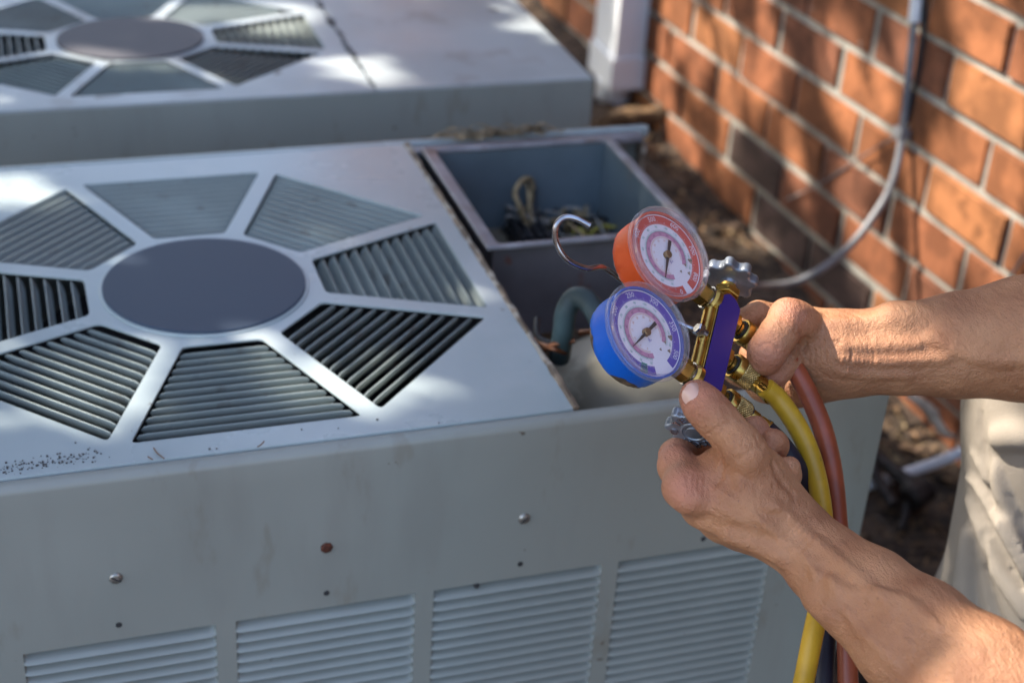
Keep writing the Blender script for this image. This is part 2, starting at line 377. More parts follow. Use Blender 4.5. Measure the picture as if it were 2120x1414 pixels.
# ------------------------------------------------------------------ brick wall
CP_=.0905; BP_=.2105
def brick_wall():
    X=Vector(WS); Y=-Vector(WN); rot=Matrix((X,Y,Vector((0,0,1)))).transposed()
    base=Vector(WO)+Vector((0,0,-.75))
    r=empty('brick_wall',base,rot); tag(r,'orange brick wall with pale mortar joints in dappled light beside the units','wall')
    # mortar body
    bm=bmesh.new(); box(bm,-3.2,4.2,-.22,-.0065,-.1,3.2)
    obj('mortar',bm,m_mortar,r,world=False)
    # brick meshes
    def bmk(i,mt,L=BP_-.0128):
        rr=np.random.default_rng(100+i); bm=bmesh.new()
        H=CP_-.0128
        vs=box(bm,-L/2,L/2,-.05,0,-H/2,H/2)
        bmesh.ops.bevel(bm,geom=[e for e in bm.edges if all(v.co.y>-.01 for v in e.verts)],offset=.0035,segments=2,affect='EDGES')
        for v in bm.verts:
            if v.co.y>-.02: v.co+=Vector((rr.normal(0,.0009),rr.normal(0,.0007),rr.normal(0,.0009)))
        me=mesh_of(bm,35); me.materials.append(mt); return me
    lib=[[bmk(i,m) for i in range(3)] for m in bricks_m]; dark=[bmk(9,m_brickd)]
    zt=-.0129
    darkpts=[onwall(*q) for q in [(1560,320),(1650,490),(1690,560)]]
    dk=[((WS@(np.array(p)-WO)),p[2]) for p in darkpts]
    rest=[]
    for k in range(-34,9):
        zc=zt-CP_*(k+.5)
        ph=.709 if k%2==0 else .79
        for j in range(-19,17):
            s=ph+BP_*(j+.5)
            if zc<-.80 or zc>2.4: continue
            jit=rng.normal(0,.0015)
            loc=(s+jit,rng.normal(0,.0012),zc+.75+rng.normal(0,.0008))
            if -.3<s<2.9 and zc<.22:
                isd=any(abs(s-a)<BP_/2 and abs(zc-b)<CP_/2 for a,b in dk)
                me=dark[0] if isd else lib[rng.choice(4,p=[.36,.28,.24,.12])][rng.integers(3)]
                o=bpy.data.objects.new('brick',me); COL.objects.link(o); o.parent=r
                o.matrix_local=Matrix.Translation(loc)@Matrix.Rotation(rng.normal(0,.004),4,'Y')@Matrix.Rotation(math.pi*(rng.random()<.5),4,'Y')
            else: rest.append(loc)
    bm=bmesh.new()
    for l in rest: box(bm,l[0]-.099,l[0]+.099,-.05,l[1],l[2]-.039,l[2]+.039)
    o=obj('far_bricks',bm,bricks_m[0],r,world=False); o['kind']='stuff'
brick_wall()

# ------------------------------------------------------------------ downspout
def downspout():
    x0,x1,y0,y1=DS; zb=-.50
    r=empty('downspout',((x0+x1)/2,(y0+y1)/2,zb)); tag(r,'white rectangular downspout with adapter fixed to the wall behind the rear unit','downspout')
    bm=bmesh.new()
    # fluted rectangular pipe
    n=[];
    def rect(x0,x1,y0,y1,fl):
        pts=[]
        for (a,b) in (((x0,y0),(x1,y0)),((x1,y0),(x1,y1)),((x1,y1),(x0,y1)),((x0,y1),(x0,y0))):
            for i in range(12):
                t=i/12; p=np.array(a)*(1-t)+np.array(b)*t
                d=np.array(b)-np.array(a); nn=np.array([d[1],-d[0]])/np.linalg.norm(d)
                off=fl*abs(math.sin(t*math.pi*3)) if 0<t<1 else 0
                pts.append(p-nn*off)
        return pts
    def prism(bm,pts,z0,z1):
        a=[bm.verts.new((p[0],p[1],z0)) for p in pts]; b=[bm.verts.new((p[0],p[1],z1)) for p in pts]; N=len(pts)
        for i in range(N): bm.faces.new((a[i],a[(i+1)%N],b[(i+1)%N],b[i]))
        bm.faces.new(a[::-1]); bm.faces.new(b)
    prism(bm,rect(x0,x1,y0,y1,.0025),-.395,2.3)
    obj('pipe',bm,m_pvc,r,smooth=40)
    bm=bmesh.new(); prism(bm,rect(x0-.006,x1+.006,y0-.006,y1+.006,0),-.455,-.385); obj('adapter_collar',bm,m_pvc,r,smooth=40)
    bm=bmesh.new(); lathe(bm,((x0+x1)/2-.003,(y0+y1)/2,-.62),(0,0,1),[(0,.038),(.155,.038),(.165,.042),(.17,.036)],28); obj('drain_pipe',bm,m_pvc,r,smooth=40)
    for z in (.6,1.7):
        bm=bmesh.new(); prism(bm,rect(x0-.003,x1+.003,y0-.003,y1+.06,0),z,z+.03); obj('strap',bm,m_pvc,r)
DS=(1.095,1.163,1.59,1.72)
downspout()
# gutter-side weathered timber by the pipe foot
def stick():
    bm=bmesh.new()
    a=np.array(onz(1235,258,-.50)); b=np.array(onz(1352,240,-.48)); c=b+np.array([.03,.0,.02]); d=c+np.array([.015,.02,.06])
    tube(bm,[a,(a+b)/2+np.array([0,0,.012]),b,c,d],[.014,.017,.02,.017,.010],n=8,sub=5)
    for v in bm.verts: v.co+=Vector(rng.normal(0,.0018,3))
    tag(obj('weathered_stick',bm,m_wood,smooth=50),'weathered brown stick with upturned end lying at the downspout foot','stick')
stick()

# ------------------------------------------------------------------ cables on the wall
def cables():
    r=empty('wall_cable',onwall(1870,250,.02)); tag(r,'grey cable running down the brick wall and curving off to the ground','cable')
    pts=[(1903,-330,.012),(1900,-120,.012),(1897,0,.012),(1890,70,.012),(1879,180,.013),(1869,268,.014),(1860,330,.022),(1840,395,.04),(1806,452,.07),(1760,510,.11),(1705,555,.16),(1650,583,.20),(1600,592,.25),(1555,593,.31),(1500,585,.37)]
    bm=bmesh.new(); tube(bm,[onwall(*p) for p in pts],.0062,n=10,sub=6); obj('cable',bm,m_cable,r,smooth=60)
    bm=bmesh.new(); p=onwall(1866,276,.012); box(bm,p[0]-.010,p[0]+.010,p[1]-.013,p[1]+.013,p[2]-.009,p[2]+.009,.003); obj('clip',bm,m_cable,r)
    bm=bmesh.new(); tube(bm,[onwall(1899,-4,.012),onwall(1893,45,.012)],.0105,n=14,sub=2); obj('white_sleeve',bm,m_pvc,r)
    bm=bmesh.new(); tube(bm,[onwall(1915,-250,.006),onwall(1913,20,.006),onwall(1906,110,.006),onwall(1893,190,.006),onwall(1878,255,.008)],.0045,n=8,sub=6)  # black tube laid where the cable's shadow falls on the bricks
    tag(obj('cable_shadow_strip',bm,m_black,smooth=60),'thin black strip standing in for the grey cable shadow, ending at its clip','wire')
    bm=bmesh.new(); tube(bm,[onwall(1862,280,.008),onwall(1800,315,.01),onwall(1740,355,.006),onwall(1690,385,.008),onwall(1625,415,.006)],.0016,n=6,sub=6)
    tag(obj('tie_wire',bm,m_cable,smooth=60),'hair-thin tie wire slanting left from the cable clip across the bricks','wire')
    bm=bmesh.new(); tube(bm,[onwall(2175,440,.008),onwall(2120,530,.008),onwall(2092,572,.008),onwall(2070,600,.01)],.0022,n=6,sub=6)
    tag(obj('corner_wire',bm,m_cable,smooth=60),'thin grey wire on the bricks above the raised forearm, at the right edge','wire')
cables()

# ------------------------------------------------------------------ condenser units
T8=math.tan(math.pi/8)
def oct_opening(k,ri,ro,sh,ys=1.0,c=(0,0)):
    a=math.radians(45*k); er=np.array([math.cos(a),math.sin(a)]); et=np.array([-er[1],er[0]])
    w=lambda r:r*T8-sh/math.cos(math.pi/8)
    P=[er*ri-et*w(ri),er*ro-et*w(ro),er*ro+et*w(ro),er*ri+et*w(ri)]
    P=roundpoly(P,.006,4)
    return [(p[0]+c[0],p[1]*ys+c[1]) for p in P]
def circle(r,n=72,c=(0,0),ys=1): return [(c[0]+r*math.cos(2*math.pi*i/n),c[1]+ys*r*math.sin(2*math.pi*i/n)) for i in range(n)]
def vane_mesh(rho,sh,depth=.0165,drop=.0135,mt=None):
    """slat of the fan grille, its high edge outwards at x=rho, y along the tangent"""
    W=rho*T8-sh/math.cos(math.pi/8)-.0006; bm=bmesh.new(); n=14; prof=[(0,0),(-.0004,-.0028),(-.0014,-.0062),(-.0032,-.0098),(-.0058,-drop)]
    th=.0011; rows=[]
    for i in range(n+1):
        y=-W+2*W*i/n
        # cosine spacing towards the ends
        y=-W*math.cos(math.pi*i/n)
        e=min(1,(W-abs(y))/.007); e=math.sqrt(max(0,1-(1-e)**2))
        rows.append([bm.verts.new((rho+px*(.35+.65*e),y,-.0006-(1-e)*.0035+pz*(.15+.85*e))) for px,pz in prof]+
                    [bm.verts.new((rho+px*(.35+.65*e)+th,y,-.0006-(1-e)*.0035+pz*(.15+.85*e)-.0002)) for px,pz in prof[::-1]])
    m=len(rows[0])
    for i in range(n):
        for j in range(m): bm.faces.new((rows[i][j],rows[i][(j+1)%m],rows[i+1][(j+1)%m],rows[i+1][j]))
    bm.faces.new(rows[0][::-1]); bm.faces.new(rows[-1])
    bmesh.ops.recalc_face_normals(bm,faces=bm.faces)
    me=mesh_of(bm,24); me.materials.append(mt); return me
def grille(root,c,z,ys,N,ri,ro,sh,mt):
    meshes=[]
    pit=(ro-ri)/N
    for i in range(N): meshes.append(vane_mesh(ri+pit*(i+1)-.0008,sh,mt=mt))
    inv=mw(root).inverted()
    for k in range(8):
        for me in meshes:
            o=bpy.data.objects.new('vane',me); COL.objects.link(o); o.parent=root
            o.matrix_local=inv@Matrix.Translation((c[0],c[1],z))@Matrix.Diagonal((1,ys,1,1))@Matrix.Rotation(math.radians(45*k),4,'Z')
def louver_mesh(W,pitch,D=.0125):
    bm=bmesh.new(); xs=np.concatenate([np.linspace(0,.012,9)[:-1],np.linspace(.012,W-.012,6),np.linspace(W-.012,W,9)[1:]])
    ts=[(0,1.3),(0,1.0),(.20,1.0),(.38,.86),(.58,.52),(.78,.18),(.92,-.04),(1.04,-.13)]
    rows=[]
    for x in xs:
        e=min(x,W-x)/.011; e=math.sqrt(max(0,1-(1-min(1,e))**2))
        col=[]
        for t,d in ts:
            z=-t*(pitch*1.02)+ (0 if t>0 or d>1.1 else 0) -(1-e)*pitch*.0
            zz=z*1.0 - (1-e)*pitch*(.35)*(1-t)
            col.append(bm.verts.new((x,D*d*e-.0002,zz+(.0035 if d>1.1 else 0))))
        col.append(bm.verts.new((x,D*.25*e,-(pitch*1.02)-.0003)))
        rows.append(col)
    for i in range(len(rows)-1):
        for j in range(len(rows[0])-1): bm.faces.new((rows[i][j],rows[i][j+1],rows[i+1][j+1],rows[i+1][j]))
    bmesh.ops.recalc_face_normals(bm,faces=bm.faces)
    me=mesh_of(bm,28); me.materials.append(m_louver); return me

FY=-.310
def front_unit():
    r=empty('air_conditioning_unit',(.15,0,-.62)); tag(r,'near grey condenser unit with open electrical compartment and octagonal fan grille','air conditioner')
    # lid
    L=[[(-.315,-.297),(.286,-.297),(.288,-.295),(.2885,.322),(-.315,.322)]]
    for k in range(8): L.append(oct_opening(k,.1155,.2675,.0098))
    me=plate(L,.0022,.0004,1); me.transform(Matrix.Translation((0,0,-.0011))); fin(me,30)
    link('lid',me,m_lid,r)
    bm=bmesh.new(); box(bm,-.315,.2875,-.2972,-.2955,-.014,-.0013); obj('lid_edge',bm,m_lid,r)
    grille(r,(0,0),-.0004,1,12,.1155,.2675,.0098,m_vane)
    bm=bmesh.new(); lathe(bm,(0,0,-.001),(0,0,1),[(0,.1035),(.0022,.1035),(.0028,.1028)],96); obj('hub_ring',bm,m_lid,r)
    bm=bmesh.new(); lathe(bm,(0,0,.0014),(0,0,1),[(0,.1003),(.0022,.1003),(.0027,.0996)],96); obj('hub_plate',bm,m_hub,r)
    # lid edge strip, rusty
    bm=bmesh.new()
    pts=[(.2905,-.297+.619*i/40,-.001+rng.normal(0,.0009)) for i in range(41)]
    tube(bm,pts,.0036,n=6,sub=0)
    for v in bm.verts: v.co.x+=rng.normal(0,.0005); v.co.z=min(v.co.z,.002)
    obj('lid_seal',bm,m_rustedge,r,smooth=60)
    bm=bmesh.new(); box(bm,.2893,.2925,-.296,.320,-.030,-.003); obj('lid_flange',bm,m_rustedge,r)
    # rear rail
    bm=bmesh.new(); box(bm,-.315,.616,.3225,.3345,-.016,.0005,.0045); obj('rear_rail',bm,m_lid,r,smooth=60)
    bm=bmesh.new(); box(bm,.2945,.600,.303,.3215,-.012,-.0035,.001); obj('rear_rail_lip',bm,m_galv,r)
    # front panel: top bend
    bm=bmesh.new(); prof=[(-.2985,-.006),(-.2985,-.0018),(-.3005,-.0012)]
    for i in range(7):
        a=math.radians(90*i/6); prof.append((FY+.0085-.0085*math.sin(a),-.0012-.0085+.0085*math.cos(a)))
    prof+=[(FY,-.03),(FY,-.08),(FY,-.150)]
    nx=24; rows=[[bm.verts.new((-.315+.924*i/nx,y,z)) for y,z in prof] for i in range(nx+1)]
    for i in range(nx):
        for j in range(len(prof)-1): bm.faces.new((rows[i][j],rows[i+1][j],rows[i+1][j+1],rows[i][j+1]))
    # plate with four louvre openings
    G=[]
    for a,b in (((47,1352),(447,1297)),((488,1287),(860,1231)),((898,1222),(1246,1171)),((1281,1163),(1598,1125))):
        G.append((ony(*a,FY)[0],ony(*b,FY)[0]))
    zt=ony(1000,1206,FY)[2]; pitch=.0118; NR=33; zb=zt-pitch*NR
    xs=[-.315]+[v for g in G for v in g]+[.609]; zs=[-.150,zt,zb,-.60]
    vv={}
    def vert(i,j):
        if (i,j) not in vv: vv[(i,j)]=bm.verts.new((xs[i],FY,zs[j]))
        return vv[(i,j)]
    for i in range(len(xs)-1):
        for j in range(3):
            if j==1 and i%2==1: continue
            bm.faces.new((vert(i,j),vert(i,j+1),vert(i+1,j+1),vert(i+1,j)))
    # right hand return
    q=[bm.verts.new(p) for p in ((.609,FY,-.004),(.609,FY,-.60),(.609,FY+.018,-.60),(.609,FY+.018,-.004))]; bm.faces.new(q)
    bmesh.ops.recalc_face_normals(bm,faces=bm.faces)
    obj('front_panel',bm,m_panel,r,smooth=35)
    inv=mw(r).inverted()
    for (a,b) in G:
        me=louver_mesh(b-a,pitch)
        for i in range(NR):
            o=bpy.data.objects.new('louver',me); COL.objects.link(o); o.parent=r
            o.matrix_local=inv@Matrix.Translation((a,FY,zt-pitch*i))
        bm=bmesh.new(); box(bm,a-.005,b+.005,FY+.0180,FY+.0190,zb-.004,zt+.0055); box(bm,a-.005,b+.005,FY+.0006,FY+.0178,zt+.0045,zt+.0055)
        for q_ in (a-.006,b+.0052): box(bm,q_,q_+.0006,FY+.0006,FY+.019,zb-.004,zt+.0055)
        obj('louver_light_block',bm,m_dark,r)  # dark sheet added for the shade behind the louvers; stops sun leaking in
    # screws and holes
    for i,(u,v) in enumerate([(240,1196),(676,1133),(1085,1073)]):
        p=ony(u,v,FY); bm=bmesh.new()
        lathe(bm,(p[0],FY+.001,p[2]),(0,-1,0),[(0,.0058),(.0018,.0058),(.0030,.0048),(.0035,.003),(.0035,0)],16 if i!=1 else 7)
        s=obj('screw',bm,m_screwr if i==1 else m_screw,r,smooth=40)
        if i==1: s['label']='rusted screw head'
        if i!=1:
            bm=bmesh.new(); a=.6 if i==0 else -.8
            box(bm,-.0048,.0048,-.0004,.0004,-.0005,.0005); bmesh.ops.rotate(bm,verts=bm.verts,cent=(0,0,0),matrix=Matrix.Rotation(a,3,'Y'))
            bmesh.ops.translate(bm,verts=bm.verts,vec=(p[0],FY-.0026,p[2])); obj('screw_slot',bm,m_dark,s)
    for (u,v) in [(246,1293),(676,1227),(1077,1167),(1456,1115),(987,1212)]:
        p=ony(u,v,FY); bm=bmesh.new(); lathe(bm,(p[0],FY+.003,p[2]),(0,-1,0),[(0,.0028),(.0034,.0028)],14)
        obj('screw_hole',bm,m_dark,r)  # dark disc stands in for the shade inside the hole
    # body: divider, rear wall, left wall, base pan, fan chamber
    bm=bmesh.new(); box(bm,.283,.2865,-.29,.318,-.598,-.006); obj('divider_wall',bm,m_boxout,r)
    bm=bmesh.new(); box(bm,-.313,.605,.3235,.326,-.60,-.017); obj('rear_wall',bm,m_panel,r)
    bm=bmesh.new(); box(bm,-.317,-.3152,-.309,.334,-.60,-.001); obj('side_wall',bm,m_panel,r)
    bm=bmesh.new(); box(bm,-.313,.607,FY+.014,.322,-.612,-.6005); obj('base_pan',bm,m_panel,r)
    bm=bmesh.new(); box(bm,.598,.6065,.304,.3215,-.60,-.0125); obj('corner_post',bm,m_rustedge,r)
    bm=bmesh.new(); box(bm,-.313,.282,FY+.016,.320,-.33,-.325); obj('fan_deck',bm,m_dark,r)
    bm=bmesh.new()
    for i in range(4):
        a0=i*math.pi/2+.4
        g=[[bm.verts.new((rr*math.cos(a0+t*.9),rr*math.sin(a0+t*.9),-.11-.05*t+.0*rr)) for t in (0,.25,.5,.75,1)] for rr in (.04,.12,.20,.245)]
        for a in range(3):
            for b in range(4): bm.faces.new((g[a][b],g[a+1][b],g[a+1][b+1],g[a][b+1]))
    obj('fan_blades',bm,m_coil,r,smooth=60)
    bm=bmesh.new(); lathe(bm,(0,0,-.20),(0,0,1),[(0,.05),(.14,.05),(.15,.04)],24); obj('fan_motor',bm,m_coil,r)
    # electrical box
    X0,X1,Y0,Y1=.3075,.5500,.0250,.2990; F=-.112
    bm=bmesh.new()
    for (a,b,c,d) in ((X0+.006,X1-.006,Y0+.006,Y0+.0075),(X0+.006,X1-.006,Y1-.0075,Y1-.006),(X0+.006,X0+.0075,Y0+.0078,Y1-.0078),(X1-.0075,X1-.006,Y0+.0078,Y1-.0078)):
        box(bm,a,b,c,d,F-.001,-.0035)
    box(bm,X0+.006,X1-.006,Y0+.006,Y1-.006,F-.004,F-.0014)
    cb=obj('electrical_box',bm,m_boxout,r)
    bm=bmesh.new()
    for (a,b,c,d) in ((X0+.009,X1-.009,Y0+.0079,Y0+.0090),(X0+.009,X1-.009,Y1-.0090,Y1-.0079),(X0+.0079,X0+.009,Y0+.0079,Y1-.0079),(X1-.009,X1-.0079,Y0+.0079,Y1-.0079)):
        box(bm,a,b,c,d,F,-.004)
    obj('box_lining',bm,m_boxin,cb)
    bm=bmesh.new(); box(bm,X0+.0092,X1-.0092,Y0+.0092,Y1-.0092,F,F+.0015)
    obj('box_floor',bm,add_spots(mat('box_floor_dirt',(.24,.20,.14),.9,var=.4,vscale=30,bump=.6,bscale=150),(.26,.21,.13),30,.5,.6),cb)
    me=plate([roundpoly([(X0-.004,Y0-.002),(X1+.002,Y0-.002),(X1+.002,Y1+.002),(X0-.004,Y1+.002)],.004),roundpoly([(X0+.0115,Y0+.0085),(X1-.0095,Y0+.0085),(X1-.0095,Y1-.0095),(X0+.0115,Y1-.0095)],.005)],.005,.0012,2)
    me.transform(Matrix.Translation((0,0,.0005)))
    for v in me.vertices: v.co.z+=.0012*math.sin(v.co.x*90)+.001*math.sin(v.co.y*70+2)
    fin(me,50); link('box_rim',me,m_galv,cb)
    # contactor and wires
    cx,cy=onz(1085,490,F+.02)[:2]
    bm=bmesh.new(); box(bm,cx-.012,cx+.030,cy-.020,cy+.030,F+.002,F+.022,.002)
    for i in range(4): box(bm,cx-.010+i*.011,cx-.004+i*.011,cy-.022,cy+.032,F+.022,F+.030,.001)
    obj('relay',bm,m_black,cb)
    m_w=mat('tan_wire',(.34,.25,.13),.6,var=.25,vscale=60); m_w2=mat('yellow_wire',(.45,.38,.05),.5); m_w3=mat('grey_wire',(.25,.235,.21),.6)
    def W(pts,rr,mt):
        bm=bmesh.new(); tube(bm,pts,rr,n=8,sub=7); obj('wire',bm,mt,cb,smooth=60)
    B=lambda u,v,z:np.array(onz(u,v,F+z))
    W([B(1105,500,.006),B(1088,460,.03),B(1074,425,.055),B(1066,400,.065),B(1080,375,.075),B(1098,372,.07),B(1102,395,.055),B(1092,440,.03)],.0036,m_w)
    W([B(1110,510,.004),B(1098,440,.04),B(1093,395,.06),B(1088,378,.066)],.0022,m_w)
    W([B(1120,505,.004),B(1112,450,.035),B(1108,400,.055),B(1110,385,.05)],.002,m_black)
    for i in range(34):
        u=1045+rng.uniform(0,170); v=500-rng.uniform(0,50)
        W([B(u,v,.004),B(u+rng.uniform(-25,30),v-rng.uniform(10,35),rng.uniform(.012,.04)),B(u+rng.uniform(-10,60),v+rng.uniform(-20,12),rng.uniform(.01,.03)),B(u+rng.uniform(0,90),v+rng.uniform(-10,10),.006)],rng.uniform(.0012,.0024),[m_black,m_w3,m_w,m_black,m_w3,m_w][i%6])
    W([B(1185,500,.004),B(1190,475,.02),B(1205,478,.025),B(1222,492,.006),B(1260,492,.006)],.0022,m_w2)
    W([B(1215,495,.004),B(1240,470,.02),B(1280,470,.02)],.0018,m_w2)
    # compressor compartment
    c=np.array([.415,-.125,-.03])
    bm=bmesh.new(); lathe(bm,(c[0],c[1],-.432),(0,0,1),[(0,.10),(.26,.10),(.31,.098),(.34,.088),(.362,.068),(.374,.045),(.380,.02),(.381,0)],48); cp=obj('compressor',bm,m_comp,r,smooth=60)
    bm=bmesh.new(); box(bm,c[0]-.006,c[0]+.010,c[1]-.01,c[1]+.045,-.057,-.044,.003); obj('terminal_cover',bm,m_comp,cp)
    bm=bmesh.new(); p=lambda u,v,d:at(u,v,d)
    tube(bm,[p(1158,740,1.50),p(1166,690,1.47),p(1172,645,1.455),p(1190,618,1.45),p(1215,622,1.44),p(1238,655,1.43),p(1262,705,1.42),p(1290,760,1.42)],.0105,n=16,sub=8)
    obj('insulated_pipe',bm,m_teal,r,smooth=60)
    for pts in ([(1100,700,1.52),(1120,712,1.49),(1145,722,1.47),(1170,730,1.48)],[(1105,735,1.50),(1130,722,1.48),(1150,712,1.47),(1190,705,1.47)],[(1200,690,1.48),(1230,688,1.47),(1270,700,1.47)]):
        bm=bmesh.new(); tube(bm,[p(*q) for q in pts],.0028,n=8,sub=6); obj('copper_tube',bm,m_copper,r,smooth=60)
    for pts in ([(1112,660,1.52),(1112,690,1.50),(1125,705,1.49),(1150,712,1.48)],[(1240,700,1.47),(1255,730,1.44),(1300,700,1.46)]):
        bm=bmesh.new(); tube(bm,[p(*q) for q in pts],.0032,n=8,sub=6); obj('black_lead',bm,m_black,r,smooth=60)
    return r
front_unit()

def rear_unit():
    Z=-.0276; c=(.009,.829)
    r=empty('air_conditioning_unit',(.15,.87,-.62)); tag(r,'rear grey condenser unit with closed stained lid, beside the white downspout','air conditioner')
    ys=.80
    L=[[(-.32,.5745),(.312,.5745),(.312,1.18),(-.32,1.18)]]
    for k in range(8): L.append(oct_opening(k,.120,.270,.0095,ys,c))
    me=plate(L,.0022,.0004,1); me.transform(Matrix.Translation((0,0,Z-.0011))); fin(me,30); link('fan_lid',me,m_back,r)
    me=plate([roundpoly([(.3150,.5745),(.6330,.5745),(.6330,1.18),(.3150,1.18)],.004)],.003,.0008,2); me.transform(Matrix.Translation((0,0,Z-.0010))); fin(me,30); link('compartment_lid',me,m_back,r)
    grille(r,(c[0],c[1]),Z-.0004,ys,12,.120,.270,.0095,m_vane)
    bm=bmesh.new(); lathe(bm,(0,0,0),(0,0,1),[(0,.1045),(.0025,.1045),(.003,.104)],80); bmesh.ops.scale(bm,vec=(1,.86,1),verts=bm.verts); bmesh.ops.translate(bm,vec=(c[0],c[1],Z+.0004),verts=bm.verts); obj('hub_plate',bm,m_hub2,r)
    # walls: front folded over a small radius
    bm=bmesh.new(); prof=[(.5740,Z-.001),(.5735,Z-.0015),(.5722,Z-.003),(.5718,Z-.006),(.5718,-.60)]
    a=[bm.verts.new((-.32,y,z)) for y,z in prof]; b=[bm.verts.new((.634,y,z)) for y,z in prof]
    for i in range(4): bm.faces.new((a[i],b[i],b[i+1],a[i+1]))
    obj('front_panel',bm,m_panel,r)
    bm=bmesh.new(); box(bm,.6322,.6344,.5722,1.182,-.60,Z-.001,.0006); obj('side_wall',bm,m_panel,r)
    bm=bmesh.new(); box(bm,-.32,.6318,1.180,1.182,-.60,Z-.001); obj('rear_wall',bm,m_panel,r)
    bm=bmesh.new(); box(bm,-.3225,-.3205,.5722,1.182,-.60,Z-.001); obj('side_wall',bm,m_panel,r)
    bm=bmesh.new(); box(bm,-.318,.63,.575,1.178,-.33,-.325); obj('fan_deck',bm,m_dark,r)
    bm=bmesh.new(); box(bm,.3085,.3115,.5765,1.178,-.325,-.031); obj('divider_wall',bm,m_dark,r)
    bm=bmesh.new()
    for i in range(60):
        y=.58+.55*rng.random(); x=.3135+rng.normal(0,.0022); s=rng.uniform(.001,.004)
        box(bm,x-s,x+s,y-s*1.5,y+s*1.5,Z-.0005,Z+.0012)
    o=obj('seam_dirt',bm,m_iron,r); o['kind']='stuff'
rear_unit()

bm=bmesh.new(); box(bm,-.45,.612,-.325,.37,-.76,-.6125,.008); tag(obj('concrete_pad',bm,m_conc),'concrete pad under the near condenser unit','concrete pad')
bm=bmesh.new(); box(bm,-.45,.66,.53,1.25,-.72,-.6005,.008); tag(obj('concrete_pad',bm,m_conc),'concrete pad under the rear condenser unit','concrete pad')

# debris on the rear rail and lid
def debris():
    bm=bmesh.new()
    for i in range(130):
        t=rng.random(); x=.335+.14*t+rng.normal(0,.01); y=.318+rng.normal(0,.005); z=.004+abs(rng.normal(0,.004))
        a=rng.uniform(-.5,.5); L=rng.uniform(.004,.016); W=rng.uniform(.001,.004)
        e=Vector((math.cos(a),math.sin(a),rng.uniform(-.3,.3))); f=Vector((-math.sin(a),math.cos(a),rng.uniform(-.5,.5))); c=Vector((x,y,z))
        h=e.cross(f)*.0015
        bm.faces.new([bm.verts.new(c+p) for p in (-e*L,f*W+h,e*L,-f*W+h)])
    tag(obj('dry_leaf_debris',bm,mat('dry_debris',(.30,.22,.13),.9,var=.4,vscale=80),smooth=None),'dry leaf crumbs caught on the back rail behind the open box','debris',kind='stuff')
    bm=bmesh.new()
    for i in range(150):
        t=rng.random(); p=onz(5+205*t+rng.normal(0,12),974-36*t+rng.normal(0,9),0)
        if p[1]<-.294: continue
        s=rng.uniform(.0002,.0009); box(bm,p[0]-s,p[0]+s,p[1]-s*.8,p[1]+s*.8,.0001,.0001+s)
    for i in range(70):
        p=onz(rng.uniform(0,1180),rng.uniform(860,990),0)
        if not(-.295<p[1]<-.272): continue
        s=rng.uniform(.0003,.0010); box(bm,p[0]-s,p[0]+s,p[1]-s*.8,p[1]+s*.8,.0001,.0001+s)
    tag(obj('grit',bm,mat('grit_grey',(.09,.08,.075),.9),smooth=None),'dark grit scattered along the front edge of the near lid','grit',kind='stuff')
    m_n=mat('pine_needle',(.16,.09,.05),.8)
    for i,(pts,lab) in enumerate([([(318,927),(326,938),(340,949)],'curved brown needle on the near lid below the grille'),([(533,925),(541,920),(547,913)],'short brown twig sticking up at the front edge of the near lid'),([(306,945),(316,951)],'tiny brown needle fragment left of the curved needle on the lid edge')]):
        bm=bmesh.new(); tube(bm,[np.array(onz(u,v,.0015 if i!=1 else .002+.003*j)) for j,(u,v) in enumerate(pts)],.0006,n=5,sub=5)
        tag(obj('needle',bm,m_n),lab,'needle')
debris()

